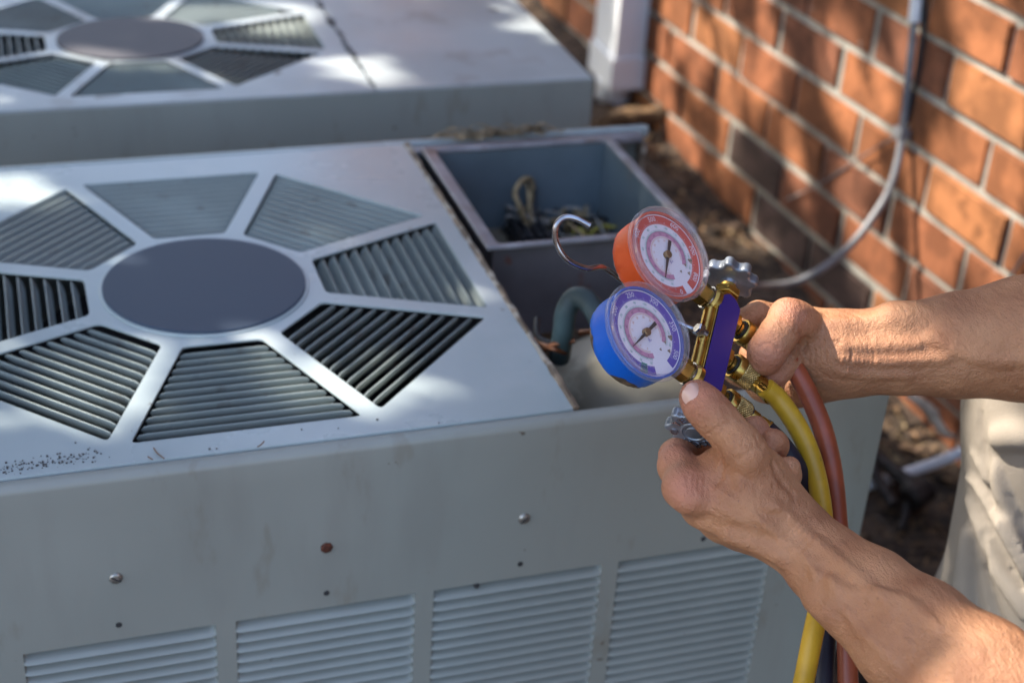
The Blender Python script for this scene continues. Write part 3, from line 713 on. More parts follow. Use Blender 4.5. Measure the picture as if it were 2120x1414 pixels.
# things on the soil between the unit and the person
def soil_things():
    G=lambda u,v,h=0:np.array(onz(u,v,-.625+h))
    bm=bmesh.new(); tube(bm,[G(1700,1030,.01),G(1790,1005,.012),G(1880,978,.02),G(1962,948,.03),G(2060,905,.05)],.0088,n=14,sub=6)
    tag(obj('white_conduit',bm,m_pvc,smooth=60),'white plastic conduit lying on the soil between the unit and the trousers','pipe')
    r=empty('pipe_fitting',G(1880,1020)); tag(r,'dark rusty iron pipe fitting lying across the white conduit','pipe fitting')
    for pts,rr in (([G(1790,925,.05),G(1840,965,.045),G(1890,1010,.04)],[.012,.011,.014]),([G(1795,935,.05),G(1815,985,.035),G(1850,1045,.02)],[.011,.009,.010])):
        bm=bmesh.new(); tube(bm,pts,rr,n=10,sub=6)
        for v in bm.verts: v.co+=Vector(rng.normal(0,.0008,3))
        obj('arm',bm,m_iron,r,smooth=60)
    bm=bmesh.new(); a=G(1880,1035,.03); b=G(1918,1010,.04); lathe(bm,a,b-a,[(0,.018),(.006,.023),(.022,.023),(.028,.020),(.04,.020),(.046,.012)],10); obj('hex_body',bm,m_iron,r)
    bm=bmesh.new(); tube(bm,[G(1880,1040,.02),G(1872,1075,.01),G(1866,1095,.004)],[.008,.006,.004],n=8,sub=4); obj('stub',bm,m_iron,r,smooth=60)
    bm=bmesh.new(); tube(bm,[np.array(onwall(1880,815,.10)),np.array(onwall(1925,850,.08)),np.array(onwall(1950,890,.07)),np.array(onwall(1975,905,.06))],[.007,.010,.008,.004],n=8,sub=6)
    for v in bm.verts: v.co+=Vector(rng.normal(0,.001,3))
    tag(obj('pale_stick',bm,mat('pale_wood',(.42,.36,.28),.85,var=.3,vscale=40),smooth=60),'pale dry stick on the soil by the wall, under the raised forearm','stick')
    # chunky bark pieces where the photo shows larger lumps
    bm=bmesh.new()
    for i in range(420):
        x=rng.uniform(.62,1.22); y=rng.uniform(-.3,1.9); z=gz(x,y)+.004
        if x>1.25-.052*y-.015: continue
        s=rng.uniform(.004,.016); q=bmesh.ops.create_icosphere(bm,subdivisions=1,radius=1)['verts']; a=rng.uniform(0,3.1)
        for v in q:
            c=v.co*(1+rng.normal(0,.18)); X=c.x*s*1.7;Y=c.y*s; v.co=Vector((x+X*math.cos(a)-Y*math.sin(a),y+X*math.sin(a)+Y*math.cos(a),z+c.z*s*.55))
    tag(obj('bark_chips',bm,add_spots(mat('bark_chip',(.085,.05,.03),.95,var=.5,vscale=20,bump=.8,bscale=90),(.16,.09,.045),30,.58,.66),smooth=None),'lumps of bark mulch on the soil along the wall','bark mulch',kind='stuff')
soil_things()

# ================================================================== GAUGE SET
def nz(v): v=np.asarray(v,float); return v/np.linalg.norm(v)
gA=nz(camv(0.2586,0.7676,-0.5864)); gN=nz(camv(0.5855,0.3582,0.7272)); gN=nz(gN-gA*(gA@gN)); gX=np.cross(gA,gN)
gO=at(1492,710,1.175)-gN*.0075
def gl(x,y,z): return gO+(gX*x+gA*y+gN*z)/1000
def gauge_set():
    rot=Matrix((Vector(gX),Vector(gA),Vector(gN))).transposed()
    r=empty('gauge_manifold',gO,rot); tag(r,'brass gauge manifold with red and blue pressure gauges held in both hands','gauge manifold')
    S=.001
    def P(name,bm,mt,par=r,smooth=35): return obj(name,bm,mt,par,smooth,world=False)
    V=lambda x,y,z:Vector((x*S,y*S,z*S))
    # body bar
    o=roundpoly([(-10.8,-41),(-4,-49),(5,-51),(11.5,-42),(11.5,41),(5,49),(-4,51),(-10.8,43)],1.5,3)
    me=plate([[(p[0]*S,p[1]*S) for p in o]],.015,.0008,2); fin(me,35); link('manifold_body',me,m_brass,r,world=False)
    o=roundpoly([(-9.6,-39.5),(-3.5,-45.5),(3.5,-46.5),(10,-41),(10.4,40),(4,46),(-3,47.5),(-9.4,41)],2.0,4)
    me=plate([[(p[0]*S,p[1]*S) for p in o]],.0009,.0002,1); me.transform(Matrix.Translation((0,0,.0083))); fin(me,35); link('name_plate',me,m_purple,r,world=False)
    # ridge on the gauge side, bosses
    bm=bmesh.new(); tube(bm,[V(-11.2,-44,0),V(-11.2,44,0)],.0055,n=12,sub=1)
    for y in (-38,38): lathe(bm,V(-9,y,0),(-1,0,0),[(0,.0105),(.004,.0105),(.0065,.0085),(.008,.0085)],24)
    P('gauge_boss',bm,m_brass)
    for y in (-38,38):
        bm=bmesh.new(); lathe(bm,V(-17,y,0),(-1,0,0),[(0,.0082),(.002,.0092),(.011,.0092),(.0125,.0075),(.016,.006)],6,up=(0,1,0)); P('gauge_nut',bm,m_brass,smooth=20)
        bm=bmesh.new(); lathe(bm,V(-16.2,y,0),(-1,0,0),[(0,.0098),(.0012,.0098)],24); P('seal_ring',bm,m_steel)
    # small hex bolt on the side
    bm=bmesh.new(); lathe(bm,V(-12,2,3),(-1,0,0),[(0,.0035),(.006,.0035)],16); lathe(bm,V(-16.5,2,3),(-1,0,0),[(0,.0052),(.0045,.0052),(.0055,.0042)],6); P('hex_bolt',bm,m_steel,smooth=20)
    # ports with knurled nuts
    def knurled(x0,y,L,R,par,ang=0):
        bm=bmesh.new(); n=240; prof=[]; m=60
        d=Vector((1,math.tan(ang),0)).normalized()
        for i in range(m+1):
            prof.append((L*S*i/m,R*S))
        def rf(t,a,r_):
            u=a*24/(2*math.pi); v=t/(S*2.3)
            h=abs(((u+v)%1)-.5)+abs(((u-v)%1)-.5)
            e=min(1,min(t,L*S-t)/(.0012))
            return r_-.0013*(1-min(1,h*1.15))*e-.0008*(1-e)
        lathe(bm,V(x0,y,0),d,prof,n,rf=rf); return P('knurled_nut',bm,m_brassk,par,smooth=22)
    ports=((31,.0),(-4,.0),(-38,.0))
    for i,(y,a) in enumerate(ports):
        bm=bmesh.new(); lathe(bm,V(9,y,0),(1,0,0),[(0,.0078),(.006,.0078),(.0085,.0062),(.012,.0062)],24); lathe(bm,V(10,y,0),(1,0,0),[(0,.0095),(.004,.0095)],6); pn=P('port_neck',bm,m_brass,smooth=25)
        bm=bmesh.new(); lathe(bm,V(20,y,0),(1,0,0),[(0,.0080),(.0012,.0080)],24); P('port_seal',bm,m_black)
        bm=bmesh.new(); lathe(bm,V(21.2,y,0),(1,0,0),[(0,.0098),(.001,.0104),(.0065,.0104),(.0072,.0096)],32); P('nut_collar',bm,m_brass)
        knurled(28.4,y,14,10.2,r)
        bm=bmesh.new(); lathe(bm,V(42.4,y,0),(1,0,0),[(0,.0088),(.001,.0092),(.0022,.0080),(.003,.0078)],28); P('nut_lip',bm,m_black)
    # angled ferrules and hoses
    W2L=lambda p:(Matrix((Vector(gX),Vector(gA),Vector(gN)))@Vector(np.array(p)-gO))
    def ferr(p0,p1,name='hose_ferrule'):
        a=W2L(p0); b=W2L(p1); L=(b-a).length; bm=bmesh.new()
        lathe(bm,a,b-a,[(0,.0068),(.002,.0076),(L*.45,.0076),(L*.46,.0070),(L*.54,.0070),(L*.55,.0077),(L*.90,.0077),(L*.91,.0086),(L,.0086),(L,.0070)],28,rf=lambda t,q,rr:rr*(1-.035*(math.sin(q*6)>.2)*(L*.1<t<L*.9)))
        return P(name,bm,m_brass,smooth=40)
    ferr(gl(43,-4,0),at(1600,817,1.178)); ferr(gl(43,-38,0),at(1588,893,1.168)); ferr(gl(43,31,0),at(1622,742,1.205))
    def hose(pts,mt,lab,rr=.0079):
        e=at(*pts[-1]); gzz=gz(0,e[1])+.012; k=len(lab)*.02
        ext=[e+np.array([.0,.0,(gzz-e[2])*.55]),np.array([e[0]+.015,e[1]-.015,gzz+.05]),np.array([e[0]+.07,e[1]-.03-k*.2,gzz]),np.array([e[0]+.22,e[1]-.02-k,gzz]),np.array([e[0]+.40,e[1]-.10-k,gzz])]
        bm=bmesh.new(); tube(bm,[W2L(at(*p)) for p in pts]+[W2L(p) for p in ext],rr,n=20,sub=10); o=P('hose',bm,mt,smooth=60); o['label']=lab
    hose([(1585,803,1.176),(1612,827,1.18),(1650,882,1.18),(1677,940,1.18),(1695,1010,1.18),(1704,1080,1.18),(1706,1160,1.18),(1698,1240,1.17),(1682,1320,1.16),(1662,1420,1.15),(1635,1540,1.13),(1620,1800,1.14)],m_yel,'yellow hose')
    hose([(1580,885,1.168),(1612,915,1.172),(1645,960,1.176),(1670,1010,1.19),(1692,1070,1.20),(1706,1150,1.205),(1712,1250,1.20),(1708,1340,1.19),(1702,1450,1.18),(1690,1800,1.18)],m_navy,'black hose')
    hose([(1610,722,1.20),(1632,745,1.205),(1663,795,1.205),(1697,870,1.20),(1717,940,1.195),(1728,1010,1.195),(1735,1090,1.195),(1744,1180,1.19),(1752,1280,1.18),(1756,1420,1.17),(1760,1560,1.17),(1765,1800,1.17)],m_red,'dark red hose')
    # hand wheels on both ends
    def wheel(y0,sgn,text):
        d=(0,sgn,0)
        bm=bmesh.new(); lathe(bm,V(0,50*sgn,0),d,[(0,.0100),(.0008,.0108),(.006,.0108),(.0075,.0095)],6); lathe(bm,V(0,57.5*sgn,0),d,[(0,.0068),(.004,.0068),(.005,.0045),(.010,.0045)],20); P('packing_nut',bm,m_brass,smooth=20)
        o=[]; n=144
        for i in range(n):
            a=2*math.pi*i/n; c=math.cos(8*a); rr=20.0+2.3*(abs(c)**.7*(1 if c>0 else -1)); o.append((rr*math.cos(a)*S,rr*math.sin(a)*S))
        me=plate([o],.0095,.0022,3)
        B=basis(d,(0,0,1)).to_4x4()
        me.transform(Matrix.Translation(V(0,y0*sgn,0))@B); fin(me,40); wh=link('hand_wheel',me,m_knob,r,world=False)
        bm=bmesh.new(); lathe(bm,V(0,(y0-9)*sgn,0),d,[(0,.0050),(.004,.0065),(.0045,.0100),(.005,.0115),(.0056,.0115)],32); lathe(bm,V(0,(y0+4.7)*sgn,0),d,[(0,.0105),(.0010,.0100),(.0013,.0088),(.0004,.0080),(.0002,.0062),(.0014,.0056),(.0016,0)],32); P('wheel_hub',bm,m_knob,wh,smooth=30)
        if text:
            s='YELLOW JACKET \u00ae '
            # raised lettering round the wheel
            for i,ch in enumerate(s):
                if ch==' ': continue
                a=math.radians(text-i*22.5)
                me=text_mesh(ch,.0082,.0005)
                M_=Matrix.Translation(V(0,(y0+5.0)*sgn,0))@B@Matrix.Rotation(a,4,'Z')@Matrix.Translation((0,.0145,0))
                me.transform(M_); link('letter',me,m_steel,wh,world=False)
    wheel(70,1,None); wheel(77,-1,100)
    # hook
    bm=bmesh.new(); pts=[(1222,468,1.13),(1193,453,1.13),(1168,451,1.13),(1151,468,1.13),(1151,500,1.135),(1172,536,1.14),(1212,556,1.15),(1243,553,1.16),(1263,563,1.17),(1300,590,1.18),(1350,628,1.185),(1400,665,1.185),(1455,690,1.185)]
    tube(bm,[W2L(at(*p)) for p in pts],.0023,n=12,sub=8); P('hook',bm,m_steel,smooth=60)
    # gauges
    def gauge(cy,nums,face,casem,lab,na,blue):
        cx=-68.5
        C=lambda x,y,z:V(cx+x,cy+y,z)
        bm=bmesh.new(); lathe(bm,C(0,0,-15),(0,0,1),[(0,0),(0,.031),(.0012,.0338),(.003,.0352),(.008,.0357),(.0235,.0357),(.0255,.0362),(.0255,.0346),(.0222,.0345)],96,up=(1,0,0))
        for v in bm.verts:
            if v.co.z<-.0115: v.co+=Vector((rng.normal(0,.00018),rng.normal(0,.00018),0))
        # object origin at gauge so the worn edge mask reads its own depth
        me=mesh_of(bm,40); g=link('gauge',me,casem,r,world=False); g['label']=lab
        # bezel of clear plastic
        bm=bmesh.new(); prof=[(.0245,.0364),(.0245,.0385),(.0262,.0392),(.0285,.0392),(.0292,.0385),(.0292,.0376),(.0312,.0374),(.0318,.0366),(.0318,.0352),(.0310,.0345),(.0300,.0340),(.0285,.0338),(.0245,.0338)]
        B=lathe(bm,C(0,0,-15),(0,0,1),[(t,q) for t,q in prof],96,up=(1,0,0)); 
        bm.faces.ensure_lookup_table()
        for f in [f for f in bm.faces if len(f.verts)>4]: bm.faces.remove(f)
        P('bezel',bm,m_bezel,g,smooth=35)
        bm=bmesh.new(); lathe(bm,C(0,0,15.3),(0,0,1),[(-.0004,.0345),(.0003,.030),(.0008,.02),(.001,0)],72); P('lens',bm,m_lens,g,smooth=60)
        # inner wall of the face
        bm=bmesh.new(); B=lathe(bm,C(0,0,9),(0,0,1),[(0,.0345),(.005,.0343)],72)
        for f in [f for f in bm.faces if len(f.verts)>4]: bm.faces.remove(f)
        P('face_rim',bm,m_bezel,g)
        zf=9.0
        bm=bmesh.new(); lathe(bm,C(0,0,zf-1),(0,0,1),[(0,.0342),(.001,.0342)],72); dl=P('dial',bm,m_white,g)
        def ring(r0,r1,a0,a1,z,mt,name,n=90):
            bm=bmesh.new(); A_=[];B_=[]
            for i in range(n+1):
                a=math.radians(a0+(a1-a0)*i/n); A_.append(bm.verts.new(C(r0*math.sin(a),r0*math.cos(a),z))); B_.append(bm.verts.new(C(r1*math.sin(a),r1*math.cos(a),z)))
            for i in range(n): bm.faces.new((A_[i],A_[i+1],B_[i+1],B_[i]))
            for f in bm.faces:
                if f.normal.z<0: f.normal_flip()
            P(name,bm,mt,dl)
        ring(26.0,33.2,-215,112,zf+.1,face,'outer_scale')
        if not blue: ring(26.0,33.2,126,144,zf+.1,face,'outer_scale')
        ring(26.0,33.2,144,146,zf+.1,face,'outer_scale') if not blue else ring(25,33,160,172,zf+.1,m_green,'green_label')
        ring(15.9,19.9,-215,80,zf+.1,m_pink,'pink_scale'); ring(15.9,19.9,138,145,zf+.1,m_pink,'pink_scale')
        ring(19.9,20.2,-215,85,zf+.12,m_green,'green_line'); ring(15.0,15.25,-215,70,zf+.1,m_orange,'orange_line')
        def ticks(r0,r1,step,a0,a1,w,mt,name,maj=0,z=.2):
            bm=bmesh.new(); a=a0; i=0
            while a<=a1+.01:
                t=math.radians(a); e=Vector((math.sin(t),math.cos(t),0)); f=Vector((e.y,-e.x,0)); rr=r1+(1.4 if maj and i%maj==0 else 0)
                q=[bm.verts.new(C(*(e*k[0]+f*k[1])[:2],zf+z)) for k in ((r0,-w),(r0,w),(rr,w),(rr,-w))]
                fc=bm.faces.new(q)
                a+=step; i+=1
            bm.normal_update()
            for f in bm.faces:
                if f.normal.z<0: f.normal_flip()
            P(name,bm,mt,dl,smooth=None)
        ticks(26.1,27.4,3.0,-215,100,.10,m_print,'tick_marks',5); ticks(20.3,21.6,2.4,-215,84,.09,m_green,'tick_marks'); ticks(18.6,19.6,3,-215,74,.08,m_dprint,'tick_marks',5); ticks(14.0,14.9,3,-215,68,.07,m_orange,'tick_marks')
        def num(s,a,rad,size,mt):
            me=text_mesh(s,size*S*1.38); t=math.radians(a)
            me.transform(Matrix.Translation(C(rad*math.sin(t),rad*math.cos(t),zf+.22))@Matrix.Rotation(-t,4,'Z')); link('numeral',me,mt,dl,world=False)
        for s,a in nums: num(s,a,30.0,4.1,m_print)
        for i,a in enumerate(range(-210,80,24)): num(str(20+10*i),a,23.6,1.9,m_green)
        for i,a in enumerate(range(-205,70,24)): num(str(10*i),a,17.6,1.7,m_dprint)
        for i,a in enumerate(range(-205,60,30)): num(str(5*i),a,12.4,1.6,m_orange)
        num('\u00b0F',na,5.5,3.2,m_dblue)
        # blotches of moisture stain under the lens
        bm=bmesh.new()
        for (a,rr,q) in ((78,19,1.2),(92,24,1.5),(105,17,1.1),(64,24.5,2.2)):
            t=math.radians(a); lathe(bm,C(rr*math.sin(t),rr*math.cos(t),zf+.25),(0,0,1),[(0,q*S),(.0001,q*S*.6)],11,rf=lambda t_,b_,r_:r_*(1+.3*math.sin(3*b_+rr)))
        P('stain',bm,mat('stain',(.36,.27,.20),.7,var=.4,vscale=400),dl)
        # needle
        t=math.radians(na if not blue else na); t={True:math.radians(-157),False:math.radians(172)}[blue]
        e=Vector((math.sin(t),math.cos(t),0)); f=Vector((e.y,-e.x,0)); bm=bmesh.new()
        pr=[(-13,-1.5),(-13,1.5),(-3,1.1),(0,1.5),(21.5,.12),(21.5,-.12),(0,-1.5),(-3,-1.1)]
        lo=[bm.verts.new(C(*(e*a+f*b)[:2],11.0)) for a,b in pr]; hi=[bm.verts.new(C(*(e*a+f*b)[:2],11.6)) for a,b in pr]; n=len(pr)
        for i in range(n): bm.faces.new((lo[i],lo[(i+1)%n],hi[(i+1)%n],hi[i]))
        bm.faces.new(hi); bm.faces.new(lo[::-1]); bmesh.ops.recalc_face_normals(bm,faces=bm.faces)
        P('needle',bm,m_needle,g,smooth=None)
        bm=bmesh.new(); lathe(bm,C(0,0,9),(0,0,1),[(0,.0032),(.003,.0032),(.0036,.0027),(.0038,0)],24); P('pivot',bm,m_pivot,g)
    gauge(-38.5,[('200',-90),('250',-45),('300',0),('350',45),('500',90)],m_dblue,m_casb,'blue gauge with worn paint round its back rim',120,True)
    gauge(38.5,[('400',-90),('500',-45),('600',0),('700',45),('800',90),('0',135)],m_dred,m_casr,'orange-red gauge chipped at its upper rim',110,False)
gauge_set()

# ================================================================== PERSON
class SDF:
    """signed distance grid; limbs are tapered capsules blended into one surface"""
    def __init__(s,lo,hi,h):
        s.lo=np.array(lo,float); s.h=h; s.n=np.ceil((np.array(hi)-s.lo)/h).astype(int)+1
        s.F=np.full(s.n,.05,np.float32)
    def win(s,lo,hi):
        a=np.clip(np.floor((lo-s.lo)/s.h).astype(int),0,s.n-1); b=np.clip(np.ceil((hi-s.lo)/s.h).astype(int)+1,1,s.n)
        if np.any(b<=a): return None
        ax=[(s.lo[i]+s.h*np.arange(a[i],b[i])).astype(np.float32) for i in range(3)]
        return tuple(slice(a[i],b[i]) for i in range(3)),np.meshgrid(*ax,indexing='ij',sparse=True)
    @staticmethod
    def cone(G,a,b,ra,rb):
        a=np.asarray(a,float);b=np.asarray(b,float); ba=b-a; l2=max(ba@ba,1e-12)
        px,py,pz=G[0]-a[0],G[1]-a[1],G[2]-a[2]
        t=np.clip((px*ba[0]+py*ba[1]+pz*ba[2])/l2,0,1)
        return np.sqrt((px-ba[0]*t)**2+(py-ba[1]*t)**2+(pz-ba[2]*t)**2)-(ra+(rb-ra)*t)
    def add(s,pts,rad,k=.004,kj=.004,sub=False):
        """a chain of capsules, joined softly inside (kj), then blended onto the rest (k)"""
        P=np.array(pts,float); rad=np.array(rad,float); m=rad.max()+.012+k*1.5
        W=s.win(P.min(0)-m,P.max(0)+m)
        if W is None: return
        sl,G=W; d=None
        for i in range(max(len(P)-1,1)):
            j=min(i+1,len(P)-1); e=s.cone(G,P[i],P[j],rad[i],rad[j])
            if d is None: d=e
            else:
                h=np.clip(kj-np.abs(d-e),0,None)/kj; d=np.minimum(d,e)-h*h*kj*.25
        F=s.F[sl]; d=d.astype(np.float32)
        if sub:
            h=np.clip(k-np.abs(F+d),0,None)/k; s.F[sl]=np.maximum(F,-d)+h*h*k*.25
        else:
            h=np.clip(k-np.abs(F-d),0,None)/k; s.F[sl]=np.minimum(F,d)-h*h*k*.25
    def depth(s,u,v):
        d=np.arange(-s.lo[2]-.002,-(s.lo[2]+s.h*s.n[2])+.002,-.0004)[::-1]
        P=np.stack([(u-1060)/FP*d,-(v-707)/FP*d,-d],1); I=(P-s.lo)/s.h; i0=np.floor(I).astype(int)
        ok=np.all((i0>=0)&(i0<s.n-1),1); d=d[ok]; I=I[ok]; i0=i0[ok]; f=I-i0; v_=0
        for a in (0,1):
            for b in (0,1):
                for c in (0,1):
                    w_=(f[:,0] if a else 1-f[:,0])*(f[:,1] if b else 1-f[:,1])*(f[:,2] if c else 1-f[:,2])
                    v_=v_+w_*s.F[i0[:,0]+a,i0[:,1]+b,i0[:,2]+c]
        k=np.argmax(v_<0)
        return d[k] if len(v_) and v_[k]<0 else None
    def surf(s,pts,sink,k,sub=False):
        """ridge (or crease) that follows the surface; sink>0 buries the centre line, in metres"""
        P=[];R=[]; Q=catmull([np.array(p[:2]+(p[2],),float) for p in pts],4)
        for q in Q:
            d=s.depth(q[0],q[1])
            if d is None: continue
            d+=sink*q[2]*d/FP; P.append(cc(q[0],q[1],d)); R.append(q[2]*d/FP)
        if len(P)>1: s.add(P,R,k,.0005,sub)
    def mesh(s):
        F=s.F; neg=F<0; n=np.array(F.shape)-1
        c=[(i,j,k) for i in (0,1) for j in (0,1) for k in (0,1)]
        any_=np.zeros(n,bool); all_=np.ones(n,bool)
        for i,j,k in c:
            q=neg[i:i+n[0],j:j+n[1],k:k+n[2]]; any_|=q; all_&=q
        act=any_&~all_; I=np.argwhere(act); idx=np.full(n,-1,np.int32); idx[act]=np.arange(len(I))
        V=np.stack([F[I[:,0]+i,I[:,1]+j,I[:,2]+k] for i,j,k in c],1)
        acc=np.zeros((len(I),3)); cnt=np.zeros(len(I)); C=np.array(c,float)
        for a in range(8):
            for b in range(a+1,8):
                if abs(C[a]-C[b]).sum()!=1: continue
                m=(V[:,a]<0)!=(V[:,b]<0); t=V[m,a]/(V[m,a]-V[m,b])
                acc[m]+=C[a]+(C[b]-C[a])*t[:,None]; cnt[m]+=1
        P=s.lo+s.h*(I+acc/cnt[:,None]); Q=[]
        for ax in range(3):
            o=[1,2,0][ax],[2,0,1][ax]
            sa=[slice(0,-1) if i==ax else slice(1,-1) for i in range(3)]; sb=[slice(1,None) if i==ax else slice(1,-1) for i in range(3)]
            A=neg[tuple(sa)]; B=neg[tuple(sb)]; m=A!=B; J=np.argwhere(m); fl=A[m]
            base=J.copy()
            for i in range(3):
                if i!=ax: base[:,i]+=1
            def g(d1,d2):
                K=base.copy(); K[:,o[0]]-=d1; K[:,o[1]]-=d2; return idx[K[:,0],K[:,1],K[:,2]]
            q=np.stack([g(1,1),g(0,1),g(0,0),g(1,0)],1); q[~fl]=q[~fl][:,::-1]; Q.append(q)
        return P,np.concatenate(Q)
def cc(u,v,d): return np.array([(u-1060)/FP*d,-(v-707)/FP*d,-d])
def toW(P): return P@CR.T+CP
def relax(P,Q,it,lam=.5):
    E=np.concatenate([Q[:,[0,1]],Q[:,[1,2]],Q[:,[2,3]],Q[:,[3,0]]]); E=np.concatenate([E,E[:,::-1]])
    cnt=np.bincount(E[:,0],minlength=len(P))[:,None]
    for i in range(it*2):
        S=np.stack([np.bincount(E[:,0],weights=P[E[:,1],k],minlength=len(P)) for k in range(3)],1)/cnt
        P=P+(S-P)*(lam if i%2==0 else -lam*1.02)
    return P
def py_mesh(P,Q):
    me=bpy.data.meshes.new('m'); me.vertices.add(len(P)); me.vertices.foreach_set('co',P.astype(np.float32).ravel())
    me.loops.add(len(Q)*4); me.loops.foreach_set('vertex_index',Q.astype(np.int32).ravel())
    me.polygons.add(len(Q)); me.polygons.foreach_set('loop_start',np.arange(0,len(Q)*4,4,dtype=np.int32)); me.update(calc_edges=True); me.validate()
    me.polygons.foreach_set('use_smooth',[True]*len(me.polygons)); return me
def chain(g,pts,k=.004,kj=.004,sub=False):
    """pts: (u, v, depth, radius in photo pixels)"""
    g.add([cc(*p[:3]) for p in pts],[p[3]*p[2]/FP for p in pts],k,kj,sub)

def near_hand():
    lo=np.array([.09,-.345,-1.22]); hi=np.array([.42,-.02,-.86]); g=SDF(lo,hi,.00125)
    C=lambda *a,**k: chain(g,a,**k)
    # forearm: two bones side by side
    C((1648,1090,1.112,50),(1722,1150,1.095,52),(1810,1212,1.07,66),(1915,1290,1.04,80),(2040,1385,1.005,96),(2230,1525,.965,100),k=.02,kj=.02)
    C((1622,1112,1.105,44),(1690,1185,1.085,46),(1770,1258,1.06,60),(1865,1345,1.035,80),(1990,1450,1.00,98),(2230,1600,.965,104),k=.02,kj=.02)
    # palm and back of the hand
    C((1640,1095,1.11,52),(1560,1010,1.112,62),(1490,985,1.118,58),k=.02,kj=.02)
    C((1640,1095,1.115,44),(1572,1005,1.125,44),(1540,945,1.120,38),k=.02,kj=.02)
    C((1622,1110,1.105,46),(1530,1050,1.11,54),(1460,1030,1.12,46),k=.018,kj=.02)
    C((1600,1085,1.12,50),(1540,1060,1.135,58),(1500,1020,1.14,58),k=.018,kj=.02)
    C((1610,1062,1.13,38),(1580,1010,1.135,26),k=.018,kj=.02)
    # knuckles
    C((1422,1012,1.108,44),(1470,1020,1.108,34),k=.010)
    C((1447,1058,1.118,32),(1500,1060,1.115,30),k=.010)
    C((1487,1086,1.128,30),(1530,1080,1.12,30),k=.012)
    C((1535,1106,1.135,27),(1580,1110,1.125,30),k=.012)
    # thumb
    C((1585,1025,1.105,50),(1554,965,1.100,44),(1532,925,1.098,42),(1500,885,1.100,37),(1474,858,1.103,38.5),(1452,834,1.108,36),(1441,820,1.112,33),k=.009,kj=.009)
    C((1552,940,1.092,30),(1535,922,1.092,30),k=.008)       # thumb knuckle
    C((1473,858,1.094,26),(1478,866,1.094,26),k=.008)
    # index finger, curled behind the hand wheel
    C((1418,1005,1.112,42),(1402,965,1.130,38),(1400,944,1.145,36.5),k=.007,kj=.006)
    C((1400,944,1.145,36.5),(1432,918,1.168,33),(1462,905,1.180,30),k=.002,kj=.004)
    # middle, ring and little finger pass behind and show their tips
    C((1470,1040,1.150,38),(1500,985,1.185,34),(1535,925,1.185,31),(1560,897,1.160,30),(1564,889,1.142,29),k=.0025,kj=.008)
    C((1520,1050,1.160,36),(1545,1000,1.190,32),(1583,945,1.170,30),(1600,922,1.142,29),(1601,913,1.130,26),k=.0025,kj=.008)
    C((1570,1050,1.150,32),(1605,1015,1.150,27),(1630,985,1.128,26),(1634,968,1.120,24),k=.0025,kj=.006)
    # tendons, bones and veins under the skin
    S_=g.surf
    S_([(1432,1030,12),(1500,1052,12),(1590,1085,10)],.9,.012)
    S_([(1458,1082,11),(1530,1108,11),(1610,1140,9)],.8,.010)
    S_([(1510,1112,9),(1560,1128,9),(1620,1158,7)],.8,.010)
    S_([(1530,1000,5),(1560,1030,6),(1610,1050,6),(1650,1088,7),(1700,1130,7),(1740,1165,8),(1790,1205,9),(1850,1262,9)],.55,.006)
    S_([(1480,1010,5),(1520,1035,5),(1575,1050,5),(1610,1050,5)],.6,.005)
    S_([(1690,1190,6),(1730,1215,7),(1770,1228,7),(1820,1228,8),(1880,1250,9),(1940,1300,9)],.55,.006)
    S_([(1720,1200,5),(1740,1245,6),(1780,1300,7),(1850,1370,8)],.6,.006)
    S_([(1560,1060,5),(1600,1100,5),(1660,1150,6),(1690,1190,6)],.6,.005)
    S_([(1690,1240,22),(1715,1262,20)],.9,.014)
    S_([(1548,942,30),(1532,925,28)],.75,.012)
    S_([(1410,1008,30),(1425,1035,24)],.75,.012)
    # creases
    def cr(pts,r=2.0,k=.0022): g.surf([(u,v,r) for u,v in pts],.15,k,True)
    for a,b in (((1450,872),(1503,843)),((1453,880),(1509,850)),((1460,889),(1510,861)),((1447,863),(1494,838)),((1466,898),(1514,872))):
        cr([a,((a[0]+b[0])/2+1,(a[1]+b[1])/2-5),b],1.9,.002)
    for i in range(7): cr([(1506+i*11,968-i*7),(1514+i*11,950-i*6),(1516+i*10,930-i*5)],1.4,.0018)
    for i in range(5): cr([(1428+i*11,975+i*4),(1424+i*11,996+i*4),(1426+i*11,1018+i*4)],1.3,.0018)
    for i in range(3): cr([(1384+i*9,958-i*2),(1381+i*9,944-i*3),(1386+i*9,930-i*2)],1.4,.0018)
    cr([(1482,925),(1494,950),(1492,985),(1480,1005)],2.4,.004)
    for i in range(5): cr([(1668+i*7,1060+i*8),(1648+i*7,1085+i*9),(1622+i*7,1112+i*9)],1.3,.0018)
    cr([(1600,960),(1612,990),(1640,1020)],2,.004)
    # bed of the thumb nail
    P,Q=g.mesh(); P=relax(P,Q,2); return P,Q
